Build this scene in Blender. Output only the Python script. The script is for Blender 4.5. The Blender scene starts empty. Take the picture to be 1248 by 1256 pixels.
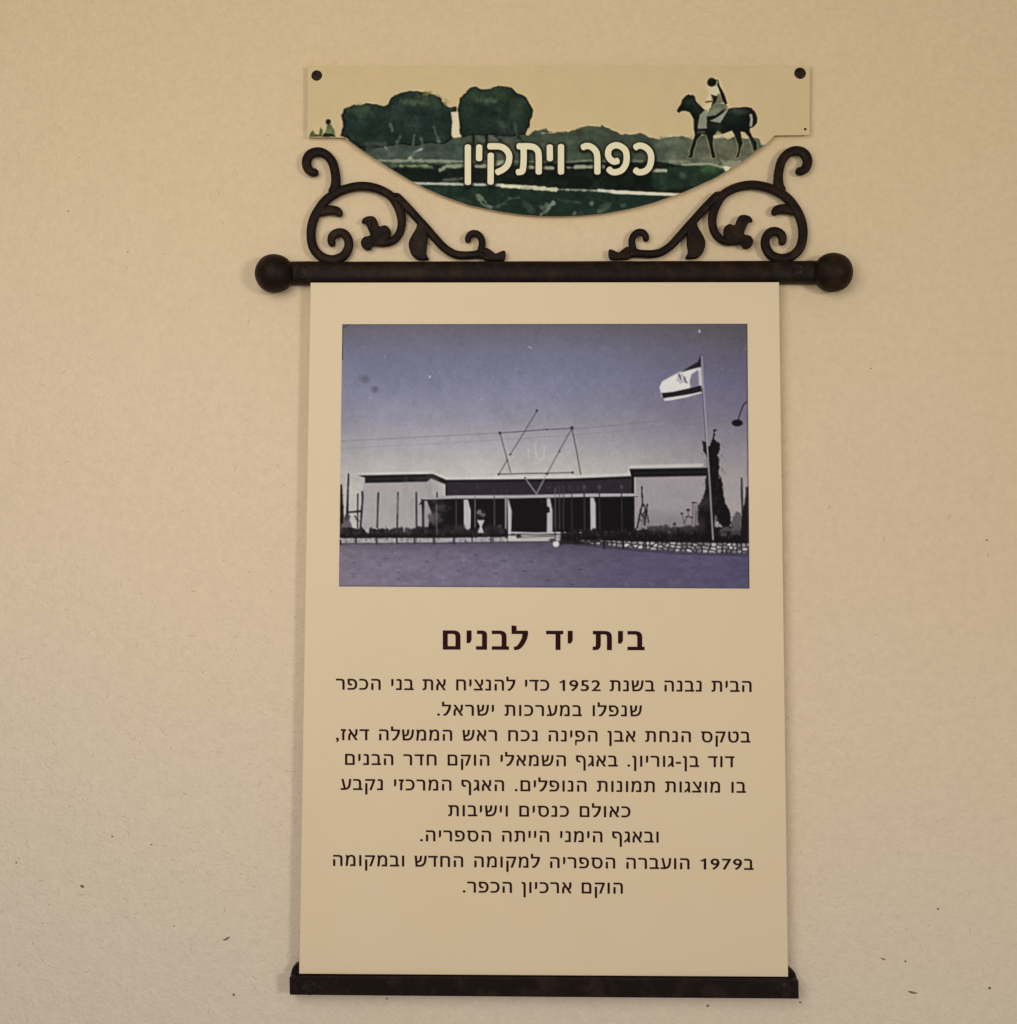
import bpy, bmesh, math, random
import numpy as np
from mathutils import Vector, Matrix

random.seed(7)
SC = bpy.context.scene
COL = SC.collection

# ------------------------------------------------------------------ camera
CAM_LOC = (-0.01853, -1.28264, 0.01652)
PITCH, YAW, ROLL = 0.076204, -0.014402, 0.003325
FOCAL = 1500.0                       # in pixels of the 1248 x 1256 photograph
_d = Vector((math.sin(YAW) * math.cos(PITCH), math.cos(YAW) * math.cos(PITCH), math.sin(PITCH)))
_r = _d.cross(Vector((0, 0, 1))).normalized()
_u = _r.cross(_d)
CR = math.cos(ROLL) * _r + math.sin(ROLL) * _u
CU = math.cos(ROLL) * _u - math.sin(ROLL) * _r
CD = _d
cam = bpy.data.cameras.new('camera')
cam.sensor_fit = 'VERTICAL'
cam.sensor_height = 24.0
cam.lens = 24.0 * FOCAL / 1256.0
cam.clip_start, cam.clip_end = 0.05, 60.0
cam_ob = bpy.data.objects.new('camera', cam)
COL.objects.link(cam_ob)
M3 = Matrix((CR, CU, -CD)).transposed()
cam_ob.matrix_world = Matrix.Translation(CAM_LOC) @ M3.to_4x4()
SC.camera = cam_ob

# ------------------------------------------------------------------ light: soft porch light, no direct sun
world = bpy.data.worlds.new('World')
SC.world = world
world.use_nodes = True
bg = world.node_tree.nodes['Background']
bg.inputs['Color'].default_value = (1.0, 0.94, 0.90, 1)
bg.inputs['Strength'].default_value = 0.225


def area(name, loc, target, size, power, col):
    l = bpy.data.lights.new(name, 'AREA')
    l.shape = 'DISK'
    l.size = size
    l.energy = power
    l.color = col
    o = bpy.data.objects.new(name, l)
    COL.objects.link(o)
    o.location = loc
    o.rotation_euler = (Vector(target) - Vector(loc)).to_track_quat('-Z', 'Y').to_euler()
    return o


area('porch_opening', (-0.46, -1.32, 0.36), (-0.16, 0, 0.05), 1.05, 9.2, (1.0, 0.93, 0.86))
area('porch_lamp', (1.75, -2.45, 0.10), (-0.1, 0, 0.0), 0.50, 21.5, (1.0, 0.92, 0.84))

SC.view_settings.view_transform = 'Standard'
SC.view_settings.look = 'None'
SC.view_settings.exposure = 0.0
SC.view_settings.gamma = 1.0
SC.view_settings.use_curve_mapping = False
SC.cycles.max_bounces = 6

# ------------------------------------------------------------------ helpers
WALL_Y = 0.0175                       # the wall's face; the text panel's face is y = 0
LIGHT = np.array((0.74, 0.68, 0.62))  # how bright a white card is here, per channel


def P(px, py, y=0.0):
    """the point of the plane at depth y that the photograph shows at px, py"""
    v = CR * ((px - 624.0) / FOCAL) + CU * ((628.0 - py) / FOCAL) + CD
    t = (y - CAM_LOC[1]) / v.y
    return Vector(CAM_LOC) + v * t


def Parr(px, py, y=0.0):
    px = np.asarray(px, float); py = np.asarray(py, float)
    a = ((px - 624.0) / FOCAL)[..., None]; b = ((628.0 - py) / FOCAL)[..., None]
    v = a * np.array(CR) + b * np.array(CU) + np.array(CD)
    t = (y - CAM_LOC[1]) / v[..., 1:2]
    return np.array(CAM_LOC) + v * t


def lin(c):
    c = np.asarray(c, float) / 255.0
    return np.where(c <= 0.04045, c / 12.92, ((c + 0.055) / 1.055) ** 2.4)


def alb(c):
    """paint or ink colour of something the photograph shows as sRGB c"""
    return np.clip(lin(c) / LIGHT, 0.003, 0.9)


def material(name, color=None, rough=0.5, spec=0.3, attr=None, noise=None, bump=None, second=None, metallic=0.0):
    m = bpy.data.materials.new(name)
    m.use_nodes = True
    nt = m.node_tree; N = nt.nodes; L = nt.links
    b = N['Principled BSDF']
    b.inputs['Roughness'].default_value = rough
    b.inputs['Specular IOR Level'].default_value = spec
    b.inputs['Metallic'].default_value = metallic
    tc = N.new('ShaderNodeTexCoord')
    if attr:
        a = N.new('ShaderNodeAttribute'); a.attribute_name = attr
        L.new(a.outputs['Color'], b.inputs['Base Color'])
    elif second is None:
        b.inputs['Base Color'].default_value = (*color, 1)
    if second is not None:
        scale, lo, hi, c2 = second
        n = N.new('ShaderNodeTexNoise'); n.inputs['Scale'].default_value = scale
        n.inputs['Detail'].default_value = 6; n.inputs['Roughness'].default_value = 0.65
        L.new(tc.outputs['Object'], n.inputs['Vector'])
        r = N.new('ShaderNodeValToRGB')
        r.color_ramp.elements[0].position = lo; r.color_ramp.elements[0].color = (*color, 1)
        r.color_ramp.elements[1].position = hi; r.color_ramp.elements[1].color = (*c2, 1)
        L.new(n.outputs['Fac'], r.inputs['Fac'])
        L.new(r.outputs['Color'], b.inputs['Base Color'])
    if bump:
        last = None
        for scale, dist in bump:
            n = N.new('ShaderNodeTexNoise'); n.inputs['Scale'].default_value = scale
            n.inputs['Detail'].default_value = 4
            L.new(tc.outputs['Object'], n.inputs['Vector'])
            bp = N.new('ShaderNodeBump'); bp.inputs['Distance'].default_value = dist
            bp.inputs['Strength'].default_value = 1.0
            L.new(n.outputs['Fac'], bp.inputs['Height'])
            if last: L.new(last.outputs['Normal'], bp.inputs['Normal'])
            last = bp
        L.new(last.outputs['Normal'], b.inputs['Normal'])
    return m


def link(name, me, mat, parent=None):
    o = bpy.data.objects.new(name, me)
    COL.objects.link(o)
    if mat: me.materials.append(mat)
    if parent: o.parent = parent
    return o


def empty(name, loc=(0, 0, 0)):
    o = bpy.data.objects.new(name, None)
    o.empty_display_size = 0.05
    COL.objects.link(o)
    o.location = loc
    return o


def bm_obj(name, bm, mat, parent=None, smooth=False):
    bmesh.ops.recalc_face_normals(bm, faces=bm.faces)
    me = bpy.data.meshes.new(name)
    bm.to_mesh(me); bm.free()
    if smooth:
        for p in me.polygons: p.use_smooth = True
    return link(name, me, mat, parent)


def add_shape(bm, loops, y, extrude=0.0, bevel=0.0, res=2):
    """a filled outline (loops of world x, z; later loops may be holes), flat or with thickness and round edges, centred on depth y"""
    cu = bpy.data.curves.new('outline', 'CURVE')
    cu.dimensions = '2D'; cu.fill_mode = 'BOTH' if extrude else 'FRONT'
    cu.extrude = extrude; cu.bevel_depth = bevel; cu.bevel_resolution = res
    cu.offset = -bevel
    for lp in loops:
        s = cu.splines.new('POLY'); s.points.add(len(lp) - 1)
        for q, (x, z) in zip(s.points, lp): q.co = (x, z, 0, 1)
        s.use_cyclic_u = True
    o = bpy.data.objects.new('outline', cu); COL.objects.link(o)
    dg = bpy.context.evaluated_depsgraph_get()
    me = bpy.data.meshes.new_from_object(o.evaluated_get(dg))
    me.transform(Matrix(((1, 0, 0, 0), (0, 0, -1, y), (0, 1, 0, 0), (0, 0, 0, 1))))
    bm.from_mesh(me)
    bpy.data.objects.remove(o); bpy.data.curves.remove(cu); bpy.data.meshes.remove(me)


def catmull(pts, step=4, closed=False):
    p = [np.array(q, float) for q in pts]
    n = len(p); out = []
    for i in range(n if closed else n - 1):
        if closed: a, b, c, d = p[i - 1], p[i], p[(i + 1) % n], p[(i + 2) % n]
        else: a, b, c, d = p[max(i - 1, 0)], p[i], p[i + 1], p[min(i + 2, n - 1)]
        for k in range(step):
            t = k / step
            out.append(0.5 * (2 * b + (c - a) * t + (2 * a - 5 * b + 4 * c - d) * t * t + (3 * b - a - 3 * c + d) * t ** 3))
    if not closed: out.append(p[-1])
    return out


def px_loop(pts, y):
    return [(q.x, q.z) for q in (P(a, b, y) for a, b in pts)]


PX = 0.5 / 580.0                     # metres per photograph pixel on the sign


def add_sweep(bm, pts, y, depth, seg=14):
    """a cast bar of changing width: pts are (px, py, width in px)"""
    c = catmull(pts, 5)
    w = [P(q[0], q[1], y) for q in c]
    rings = []
    n = len(c)
    L = [0.0]
    for i in range(1, n): L.append(L[-1] + (w[i] - w[i - 1]).length)
    for i in range(n):
        t = (w[min(i + 1, n - 1)] - w[max(i - 1, 0)]).normalized()
        nrm = Vector((-t.z, 0, t.x))
        h = c[i][2] * PX * 0.5
        e = min(L[i], L[-1] - L[i])
        k = math.sqrt(max(0.0, 1 - (1 - min(1.0, e / max(h * 0.9, 1e-6))) ** 2)) if e < h * 0.9 else 1.0
        k = max(k, 0.12)
        ring = []
        for j in range(seg):
            a = 2 * math.pi * j / seg
            ca, sa = math.cos(a), math.sin(a)
            cx = math.copysign(abs(ca) ** 0.8, ca); sy = math.copysign(abs(sa) ** 0.7, sa)
            ring.append(bm.verts.new(w[i] + nrm * (cx * h * k) + Vector((0, sy * depth * (0.45 + 0.55 * k), 0))))
        rings.append(ring)
    for a, b in zip(rings, rings[1:]):
        for j in range(seg):
            bm.faces.new((a[j], a[(j + 1) % seg], b[(j + 1) % seg], b[j]))
    bm.faces.new(rings[0]); bm.faces.new(rings[-1][::-1])


def Z(x0, y0, s):
    """coordinates read off an enlargement of the photograph that starts at x0, y0"""
    return lambda *pts: [(x0 + a / s, y0 + b / s) for a, b in pts]


# ------------------------------------------------------------------ a small painter for the printed pictures
def vnoise(shape, scale, seed, octaves=3):
    rng = np.random.RandomState(seed)
    h, w = shape; out = np.zeros(shape); amp = 1.0; tot = 0.0
    for _ in range(octaves):
        gh, gw = int(h / scale) + 3, int(w / scale) + 3
        g = rng.rand(gh, gw) * 2 - 1
        yy = np.arange(h) / scale; xx = np.arange(w) / scale
        y0 = yy.astype(int); x0 = xx.astype(int)
        fy = (yy - y0); fx = (xx - x0)
        fy = (fy * fy * (3 - 2 * fy))[:, None]; fx = (fx * fx * (3 - 2 * fx))[None, :]
        A = g[np.ix_(y0, x0)]; B = g[np.ix_(y0, x0 + 1)]; C = g[np.ix_(y0 + 1, x0)]; D = g[np.ix_(y0 + 1, x0 + 1)]
        out += amp * ((A * (1 - fx) + B * fx) * (1 - fy) + (C * (1 - fx) + D * fx) * fy)
        tot += amp; amp *= 0.55; scale = max(scale / 2.0, 1.01)
    return out / tot


class Canvas:
    def __init__(s, x0, y0, w, h, col):
        s.x0, s.y0, s.w, s.h = x0, y0, w, h
        s.a = np.zeros((h, w, 3)) + np.array(col, float)
        s.gx, s.gy = np.meshgrid(np.arange(w) + x0, np.arange(h) + y0)
        s.rough = vnoise((h, w), 5.0, 3, 3)

    def _box(s, pts, m):
        xs = [p[0] for p in pts]; ys = [p[1] for p in pts]
        a = max(0, int(min(xs) - m - s.x0)); b = min(s.w, int(max(xs) + m - s.x0) + 2)
        c = max(0, int(min(ys) - m - s.y0)); d = min(s.h, int(max(ys) + m - s.y0) + 2)
        return (slice(c, max(c, d)), slice(a, max(a, b)))

    @staticmethod
    def _seg(X, Y, p, q):
        dx, dy = q[0] - p[0], q[1] - p[1]
        L = dx * dx + dy * dy or 1e-9
        t = np.clip(((X - p[0]) * dx + (Y - p[1]) * dy) / L, 0, 1)
        return np.hypot(X - p[0] - t * dx, Y - p[1] - t * dy), t

    def _put(s, box, al, col, alpha):
        al = (np.clip(al, 0, 1) * alpha)[..., None]
        s.a[box] = s.a[box] * (1 - al) + np.asarray(col, float) * al

    def sd(s, pts, box):
        X, Y = s.gx[box], s.gy[box]
        D = np.full(X.shape, 1e9); ins = np.zeros(X.shape, bool)
        for p, q in zip(pts, pts[1:] + pts[:1]):
            D = np.minimum(D, s._seg(X, Y, p, q)[0])
            if p[1] != q[1]:
                c = (p[1] > Y) != (q[1] > Y)
                xi = p[0] + (Y - p[1]) / (q[1] - p[1]) * (q[0] - p[0])
                ins ^= c & (X < xi)
        return np.where(ins, -D, D)

    def poly(s, pts, col, alpha=1.0, soft=1.0, rough=0.0):
        box = s._box(pts, soft + rough + 2)
        if s.gx[box].size == 0: return
        d = s.sd(pts, box)
        if rough: d = d + rough * s.rough[box] * 1.6
        s._put(box, 0.5 - d / soft, col, alpha)

    def line(s, pts, w, col, alpha=1.0, soft=1.0, rough=0.0, w1=None):
        box = s._box(pts, w + soft + rough + 2)
        if s.gx[box].size == 0: return
        X, Y = s.gx[box], s.gy[box]
        D = np.full(X.shape, 1e9); n = len(pts) - 1
        for i, (p, q) in enumerate(zip(pts, pts[1:])):
            d, t = s._seg(X, Y, p, q)
            ww = w if w1 is None else w + (w1 - w) * (i + t) / n
            D = np.minimum(D, d - ww / 2)
        if rough: D = D + rough * s.rough[box] * 1.6
        s._put(box, 0.5 - D / soft, col, alpha)

    def blob(s, x, y, rx, ry, col, alpha=1.0, soft=0.5, rough=0.0):
        box = s._box([(x - rx, y - ry), (x + rx, y + ry)], 3 + rough)
        if s.gx[box].size == 0: return
        X, Y = s.gx[box], s.gy[box]
        d = (np.hypot((X - x) / rx, (Y - y) / ry) - 1) * min(rx, ry)
        if rough: d = d + rough * s.rough[box] * 1.6
        s._put(box, 0.5 - d / max(soft * min(rx, ry), 0.8), col, alpha)

    def tone(s, amount, scale, seed, octaves=3, mask=None, stretch=1.0):
        if stretch != 1.0:
            n = vnoise((s.h, int(s.w / stretch) + 2), scale, seed, octaves)
            n = n[:, (np.arange(s.w) / stretch).astype(int)]
        else:
            n = vnoise((s.h, s.w), scale, seed, octaves)
        if mask is not None: n = n * mask
        s.a *= (1 + amount * n)[..., None]

    def crisp(s, k=0.55, r=2):
        """imitates camera sharpening: pale and dark fringes painted along edges"""
        b = s.a.copy()
        for ax in (0, 1):
            pad = [(0, 0)] * 3; pad[ax] = (r, r)
            q = np.pad(b, pad, mode='edge')
            b = sum(np.take(q, range(i, i + s.a.shape[ax]), ax) for i in range(2 * r + 1)) / (2 * r + 1)
        s.a = np.clip(s.a + k * (s.a - b), 2, 250)

    def sample(s, px, py):
        x = np.clip(np.asarray(px) - s.x0, 0, s.w - 1.001); y = np.clip(np.asarray(py) - s.y0, 0, s.h - 1.001)
        i, j = y.astype(int), x.astype(int); fy = (y - i)[..., None]; fx = (x - j)[..., None]
        A = s.a
        return (A[i, j] * (1 - fx) + A[i, j + 1] * fx) * (1 - fy) + (A[i + 1, j] * (1 - fx) + A[i + 1, j + 1] * fx) * fy


def painted_sheet(name, PXs, PYs, y, canvas, mat, parent):
    """a printed sheet at depth y: a grid of points (rows of photograph pixels) that carries the ink colours"""
    h, w = PXs.shape
    V = Parr(PXs, PYs, y).reshape(-1, 3)
    idx = np.arange(h * w).reshape(h, w)
    F = np.stack([idx[:-1, :-1], idx[1:, :-1], idx[1:, 1:], idx[:-1, 1:]], -1).reshape(-1, 4)
    me = bpy.data.meshes.new(name)
    me.vertices.add(len(V)); me.vertices.foreach_set('co', V.ravel())
    me.loops.add(F.size); me.loops.foreach_set('vertex_index', F.ravel())
    me.polygons.add(len(F)); me.polygons.foreach_set('loop_start', np.arange(0, F.size, 4))
    me.update(calc_edges=True)
    c = alb(np.clip(canvas.sample(PXs, PYs), 0, 255)).reshape(-1, 3)
    at = me.color_attributes.new('ink', 'FLOAT_COLOR', 'POINT')
    at.data.foreach_set('color', np.concatenate([c, np.ones((len(c), 1))], 1).ravel())
    return link(name, me, mat, parent)


# letter outlines: advance width, then closed outlines in thousandths of the letter size
GLYPHS = {
',': (219, [[59,-118,102,-100,134,-74,158,-43,171,-9,176,26,167,77,143,111,105,123,75,116,54,95,46,66,52,37,69,18,95,10,97,-29,85,-69,59,-99]]),
'-': (323, [[283,267,40,267,40,174,283,174]]),
'.': (219, [[109,111,79,103,57,81,49,51,57,21,79,-1,109,-9,139,-1,161,21,169,51,161,81,139,103]]),
'0': (500, [[470,341,460,458,431,555,384,628,324,675,250,691,176,675,116,628,69,555,40,458,30,341,40,224,69,127,116,54,176,7,250,-9,324,7,384,54,431,127,460,224],[372,341,367,253,351,181,326,128,292,95,250,84,208,95,174,128,149,181,133,253,128,341,133,429,149,501,174,554,208,587,250,598,292,587,326,554,351,501,367,429]]),
'1': (470, [[325,0,325,690,250,690,215,650,160,610,80,578,80,500,150,520,232,560,232,0]]),
'2': (500, [[466,93,205,93,285,192,345,275,386,347,410,413,417,478,407,549,379,607,335,652,278,681,209,691,176,688,144,681,113,668,81,650,48,626,48,503,80,539,112,566,142,583,172,592,202,595,240,589,272,572,297,544,313,509,319,467,317,435,311,407,302,380,288,352,271,321,231,259,184,194,133,128,82,65,34,7,34,0,466,0]]),
'5': (500, [[404,682,101,682,101,327,183,337,250,325,299,297,330,256,340,207,333,168,313,135,282,108,243,90,199,84,169,86,139,92,109,102,80,116,50,134,50,33,84,17,117,5,148,-3,181,-8,215,-9,288,2,349,31,397,78,427,138,438,209,427,281,395,341,344,388,275,416,190,423,190,594,404,594]]),
'7': (500, [[490,682,49,682,49,589,344,589,94,29,181,-9]]),
'9': (500, [[187,-9,277,60,353,145,411,240,448,341,461,442,451,523,421,591,375,645,315,679,244,691,174,680,116,649,73,604,46,549,36,489,46,426,73,371,114,328,167,300,229,290,266,294,302,303,335,319,317,267,287,213,244,161,191,110,127,63],[134,490,139,525,155,555,178,578,209,593,246,598,282,592,313,574,338,547,354,513,360,475,355,420,318,399,282,387,250,383,213,388,182,404,156,427,140,456]]),
'א': (606, [[450,0,193,382,50,592,156,592,397,234,556,0],[56,0,56,158,58,206,65,248,76,286,90,319,109,348,132,373,157,394,187,410,219,423,246,356,225,347,207,334,191,319,177,301,166,280,157,256,151,228,147,198,146,164,146,0],[385,184,355,250,376,259,394,272,410,287,423,305,433,326,442,350,447,377,451,407,452,440,452,592,542,592,542,446,540,400,534,359,524,322,509,289,492,260,470,235,445,214,417,197]]),
'ב': (542, [[349,0,349,385,346,427,335,459,318,482,295,497,266,506,232,509,30,509,30,592,238,592,277,590,311,585,342,576,368,563,390,547,407,527,421,502,431,474,437,440,439,403,439,0],[30,0,30,83,517,83,517,0]]),
'ג': (347, [[15,-10,15,86,86,122,142,171,162,196,178,223,191,252,200,282,205,312,207,342,207,445,205,466,201,483,193,495,181,503,167,507,149,509,53,509,53,592,175,592,208,589,237,578,262,561,281,536,292,501,296,456,296,179,317,0,243,0,215,164,211,164,165,100,114,50,62,14]]),
'ד': (523, [[317,0,317,544,407,544,407,0],[10,509,10,592,498,592,498,509]]),
'ה': (652, [[482,0,482,385,479,427,468,459,451,482,428,497,399,506,365,509,85,509,85,592,371,592,410,590,444,585,475,576,501,563,523,547,540,527,554,502,564,474,570,440,572,403,572,0],[85,0,85,354,175,354,175,0]]),
'ו': (260, [[85,0,85,592,175,592,175,0]]),
'ז': (300, [[99,0,99,349,100,379,105,406,112,429,143,479,175,506,175,509,25,509,25,592,275,592,275,516,245,493,207,445,197,421,191,393,189,360,189,0]]),
'ח': (672, [[391,592,430,590,464,585,495,576,521,563,543,547,560,527,574,502,584,474,590,440,592,403,592,0,502,0,502,385,499,427,488,459,471,482,448,497,419,506,385,509,175,509,175,0,85,0,85,592]]),
'ט': (674, [[345,-13,305,-11,268,-5,234,4,202,17,174,35,149,58,127,84,109,116,94,153,83,195,77,243,75,296,75,592,165,592,165,296,167,251,174,210,185,173,200,141,220,114,244,93,273,77,308,68,347,65,386,68,421,77,450,93,474,114,494,141,510,173,520,210,527,251,529,296,528,374,518,446,511,466,501,483,490,498,475,509,456,516,434,518,377,509,319,486,319,572,371,592,444,602,482,599,515,592,542,579,564,561,582,539,596,513,606,484,614,451,619,416,624,296,623,258,619,222,612,188,602,157,590,128,564,86,532,51,494,23,468,10,440,0,410,-7,378,-12]]),
'י': (235, [[75,213,75,592,165,592,165,303,120,213]]),
'ך': (545, [[381,-240,381,289,379,332,373,370,363,402,349,428,333,450,313,468,291,482,266,492,239,500,150,509,15,509,15,592,162,592,205,590,246,585,285,577,321,565,355,548,385,527,411,501,433,470,451,434,464,392,472,344,475,289,475,-240]]),
'כ': (540, [[30,0,30,83,222,83,277,90,322,109,355,143,370,168,382,196,390,226,395,260,397,296,395,336,389,371,379,403,365,431,347,455,325,474,299,489,269,500,235,507,197,509,30,509,30,592,207,592,251,590,292,582,329,571,362,554,392,534,418,510,440,482,458,452,472,418,482,381,488,341,490,299,489,266,485,234,479,204,470,175,460,147,436,105,406,69,370,40,345,25,317,14,288,6,256,2,222,0]]),
'ל': (510, [[15,760,105,750,105,592,476,592,482,500,455,370,398,235,315,108,232,25,160,-4,92,-8,88,72,140,80,205,128,285,240,350,375,376,512,15,512]]),
'ם': (652, [[70,0,70,592,371,592,410,590,444,585,475,576,501,563,523,547,540,527,554,502,564,474,570,440,572,403,572,0],[160,83,482,83,482,385,479,427,468,459,451,482,428,497,399,506,365,509,160,509]]),
'מ': (645, [[350,604,394,601,433,592,467,578,496,559,521,535,540,507,554,475,562,439,565,401,565,0,305,0,305,83,475,83,475,387,472,426,461,459,444,487,418,508,385,521,344,525,311,522,282,514,257,501,235,483,216,460,202,433,190,401,181,366,175,327,140,0,50,0,95,410,55,592,145,592,162,508,165,508,195,544,233,575,283,596]]),
'ן': (294, [[124,-240,124,445,122,466,118,483,110,495,98,503,84,507,66,509,20,509,20,592,92,592,125,589,154,578,180,561,199,536,210,501,214,456,214,-240]]),
'נ': (397, [[30,0,30,83,227,83,227,445,225,466,221,483,213,495,201,503,187,507,169,509,63,509,63,592,195,592,228,589,257,578,282,561,302,536,313,501,317,456,317,0]]),
'ס': (681, [[356,-13,317,-11,280,-4,245,7,213,22,183,41,157,65,134,93,115,126,100,163,88,204,81,249,79,299,89,410,109,509,35,509,35,592,351,592,387,591,420,586,451,579,479,568,506,555,544,526,575,491,600,450,611,422,620,393,626,361,630,327,631,292,629,246,622,203,612,164,597,128,578,96,556,68,530,43,502,23,470,8,434,-4,397,-11],[351,65,382,67,410,72,435,81,457,93,476,109,493,127,507,148,518,173,527,200,533,229,537,260,538,294,535,345,527,388,513,424,494,452,471,474,443,490,410,500,375,507,335,509,199,509,183,432,177,395,173,354,172,308,174,263,179,222,187,186,199,155,214,128,232,105,255,88,283,75,315,68]]),
'ע': (608, [[25,0,25,83,206,83,244,85,280,90,312,98,340,110,366,126,389,145,409,169,426,197,441,229,452,266,461,308,466,355,488,592,578,592,556,355,542,261,534,229,523,197,510,166,494,136,473,108,450,82,422,58,389,38,352,22,309,10,260,2,206,0],[191,67,69,592,159,592,279,67]]),
'ף': (583, [[423,-240,423,296,421,336,415,371,405,403,390,431,372,455,350,474,323,489,293,500,258,507,220,509,10,509,10,592,230,592,274,590,315,582,352,571,385,554,415,534,441,510,463,482,481,452,495,418,505,381,511,341,513,299,513,-240],[181,213,144,216,112,224,84,237,61,255,42,277,28,304,18,334,12,368,10,404,10,592,100,592,100,412,101,388,105,366,111,348,119,332,130,319,143,310,158,303,175,298,193,297,210,298,226,299,226,216,203,214]]),
'פ': (603, [[50,0,50,83,285,83,340,90,385,109,418,143,433,168,445,196,453,226,458,260,460,296,458,336,452,371,442,403,428,431,410,455,388,474,362,489,332,500,298,507,260,509,87,509,87,592,270,592,314,590,355,582,392,571,425,554,455,534,481,510,503,482,521,452,535,418,545,381,551,341,553,299,552,266,548,234,542,204,533,175,523,147,499,105,469,69,433,40,408,25,380,14,351,6,319,2,285,0],[221,233,184,236,152,244,124,257,101,275,82,297,68,324,58,354,52,388,50,424,50,592,140,592,140,432,141,408,145,386,151,368,159,352,170,339,183,330,198,323,215,318,233,317,250,318,266,319,266,236,243,234]]),
'צ': (559, [[430,8,31,592,137,592,359,252,481,66],[25,0,25,83,460,83,481,66,481,0],[352,210,322,276,365,301,395,341,413,396,419,466,419,592,509,592,509,472,507,426,501,385,491,348,476,315,459,286,437,261,412,240,384,223]]),
'ק': (630, [[313,0,501,509,80,509,80,592,595,592,595,524,408,0],[80,-241,80,362,170,362,170,-241]]),
'ר': (542, [[372,0,372,385,369,427,358,459,341,482,318,497,289,506,255,509,15,509,15,592,261,592,300,590,334,585,365,576,391,563,413,547,430,527,444,502,454,474,460,440,462,403,462,0]]),
'ש': (703, [[92,0,40,592,130,592,175,83,301,83,334,85,365,90,396,99,424,111,450,127,475,147,496,171,515,199,532,232,545,268,555,309,561,355,583,592,673,592,651,355,636,270,602,175,585,144,564,115,541,88,513,63,480,42,443,24,401,11,354,3,301,0],[149,202,142,283,226,309,272,334,283,346,292,360,300,376,313,439,327,592,417,592,405,457,395,380,372,317,359,299,343,282,324,267,300,253,272,240,239,229]]),
'ת': (667, [[497,0,497,385,494,427,483,459,466,482,443,497,414,506,380,509,39,509,39,592,386,592,425,590,459,585,490,576,516,563,538,547,555,527,569,502,579,474,585,440,587,403,587,0],[35,0,35,83,81,83,98,86,111,93,122,106,130,124,134,147,136,175,136,548,226,548,226,180,222,125,210,80,191,45,163,20,124,5,76,0]]),
}

# ------------------------------------------------------------------ materials
M_WALL = material('cream_render', tuple(alb((196, 173, 140))), 0.9, 0.12, bump=[(11, 0.0034), (60, 0.0013), (300, 0.0012)])
_nt = M_WALL.node_tree; _N = _nt.nodes; _L = _nt.links
_tc = _N.new('ShaderNodeTexCoord'); _sx = _N.new('ShaderNodeSeparateXYZ'); _L.new(_tc.outputs['Object'], _sx.inputs[0])
_n = _N.new('ShaderNodeTexNoise'); _n.inputs['Scale'].default_value = 3.2; _n.inputs['Detail'].default_value = 5
_L.new(_tc.outputs['Object'], _n.inputs['Vector'])
_a = _N.new('ShaderNodeMath'); _a.operation = 'MULTIPLY_ADD'; _a.inputs[1].default_value = 0.45       # dust settles on the lower wall
_L.new(_n.outputs['Fac'], _a.inputs[0]); _L.new(_sx.outputs['Z'], _a.inputs[2])
_b = _N.new('ShaderNodeMath'); _b.operation = 'MULTIPLY_ADD'; _b.inputs[1].default_value = 0.22
_L.new(_sx.outputs['X'], _b.inputs[0]); _L.new(_a.outputs[0], _b.inputs[2])
_m = _N.new('ShaderNodeMapRange'); _m.inputs['From Min'].default_value = -0.42; _m.inputs['From Max'].default_value = 0.78
_L.new(_b.outputs[0], _m.inputs['Value'])
_r = _N.new('ShaderNodeValToRGB'); _e = _r.color_ramp.elements
_e[0].position = 0.0; _e[0].color = (*alb((196, 181, 160)), 1)
_e[1].position = 1.0; _e[1].color = (*alb((200, 175, 136)), 1)
_q = _e.new(0.5); _q.color = (*alb((204, 180, 150)), 1)
_L.new(_m.outputs['Result'], _r.inputs['Fac'])
_g = _N.new('ShaderNodeTexNoise'); _g.inputs['Scale'].default_value = 130; _g.inputs['Detail'].default_value = 6; _g.inputs['Roughness'].default_value = 0.7
_L.new(_tc.outputs['Object'], _g.inputs['Vector'])
_v = _N.new('ShaderNodeMapRange'); _v.inputs['From Min'].default_value = 0.3; _v.inputs['From Max'].default_value = 0.7
_v.inputs['To Min'].default_value = 0.945; _v.inputs['To Max'].default_value = 1.045
_L.new(_g.outputs['Fac'], _v.inputs['Value'])
_x = _N.new('ShaderNodeVectorMath'); _x.operation = 'SCALE'
_L.new(_r.outputs['Color'], _x.inputs[0]); _L.new(_v.outputs['Result'], _x.inputs['Scale'])
_L.new(_x.outputs['Vector'], _N['Principled BSDF'].inputs['Base Color'])
M_PIT = material('pitted_render', tuple(alb((112, 94, 73))), 0.95, 0.1)
M_IRON = material('dark_brown_cast_iron', (0.0108, 0.0058, 0.0034), 0.48, 0.12,
                  second=(55, 0.48, 0.74, (0.036, 0.0185, 0.0095)), bump=[(160, 0.0005), (700, 0.00025)])
M_RAIL = material('dark_brown_painted_iron', (0.0100, 0.0056, 0.0044), 0.48, 0.12,
                  second=(48, 0.48, 0.74, (0.036, 0.0180, 0.0125)), bump=[(120, 0.0005), (600, 0.0002)])
M_BOLT = material('worn_bolt_head', (0.012, 0.0070, 0.0050), 0.6, 0.1,
                  second=(160, 0.45, 0.75, (0.052, 0.036, 0.028)), bump=[(300, 0.0005)])
M_RUST = material('rusty_screw_head', (0.010, 0.0042, 0.003), 0.5, 0.2,
                  second=(300, 0.45, 0.75, (0.050, 0.022, 0.012)), bump=[(600, 0.0004)])
M_PANEL = material('cream_lacquered_panel', tuple(alb((203, 180, 145))), 0.45, 0.14,
                   second=(7.0, 0.3, 0.7, tuple(alb((201, 177, 141)))), bump=[(22, 0.0003)])
M_BOARD = material('cream_plaque_board', tuple(alb((191, 167, 123))), 0.5, 0.10)
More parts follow.
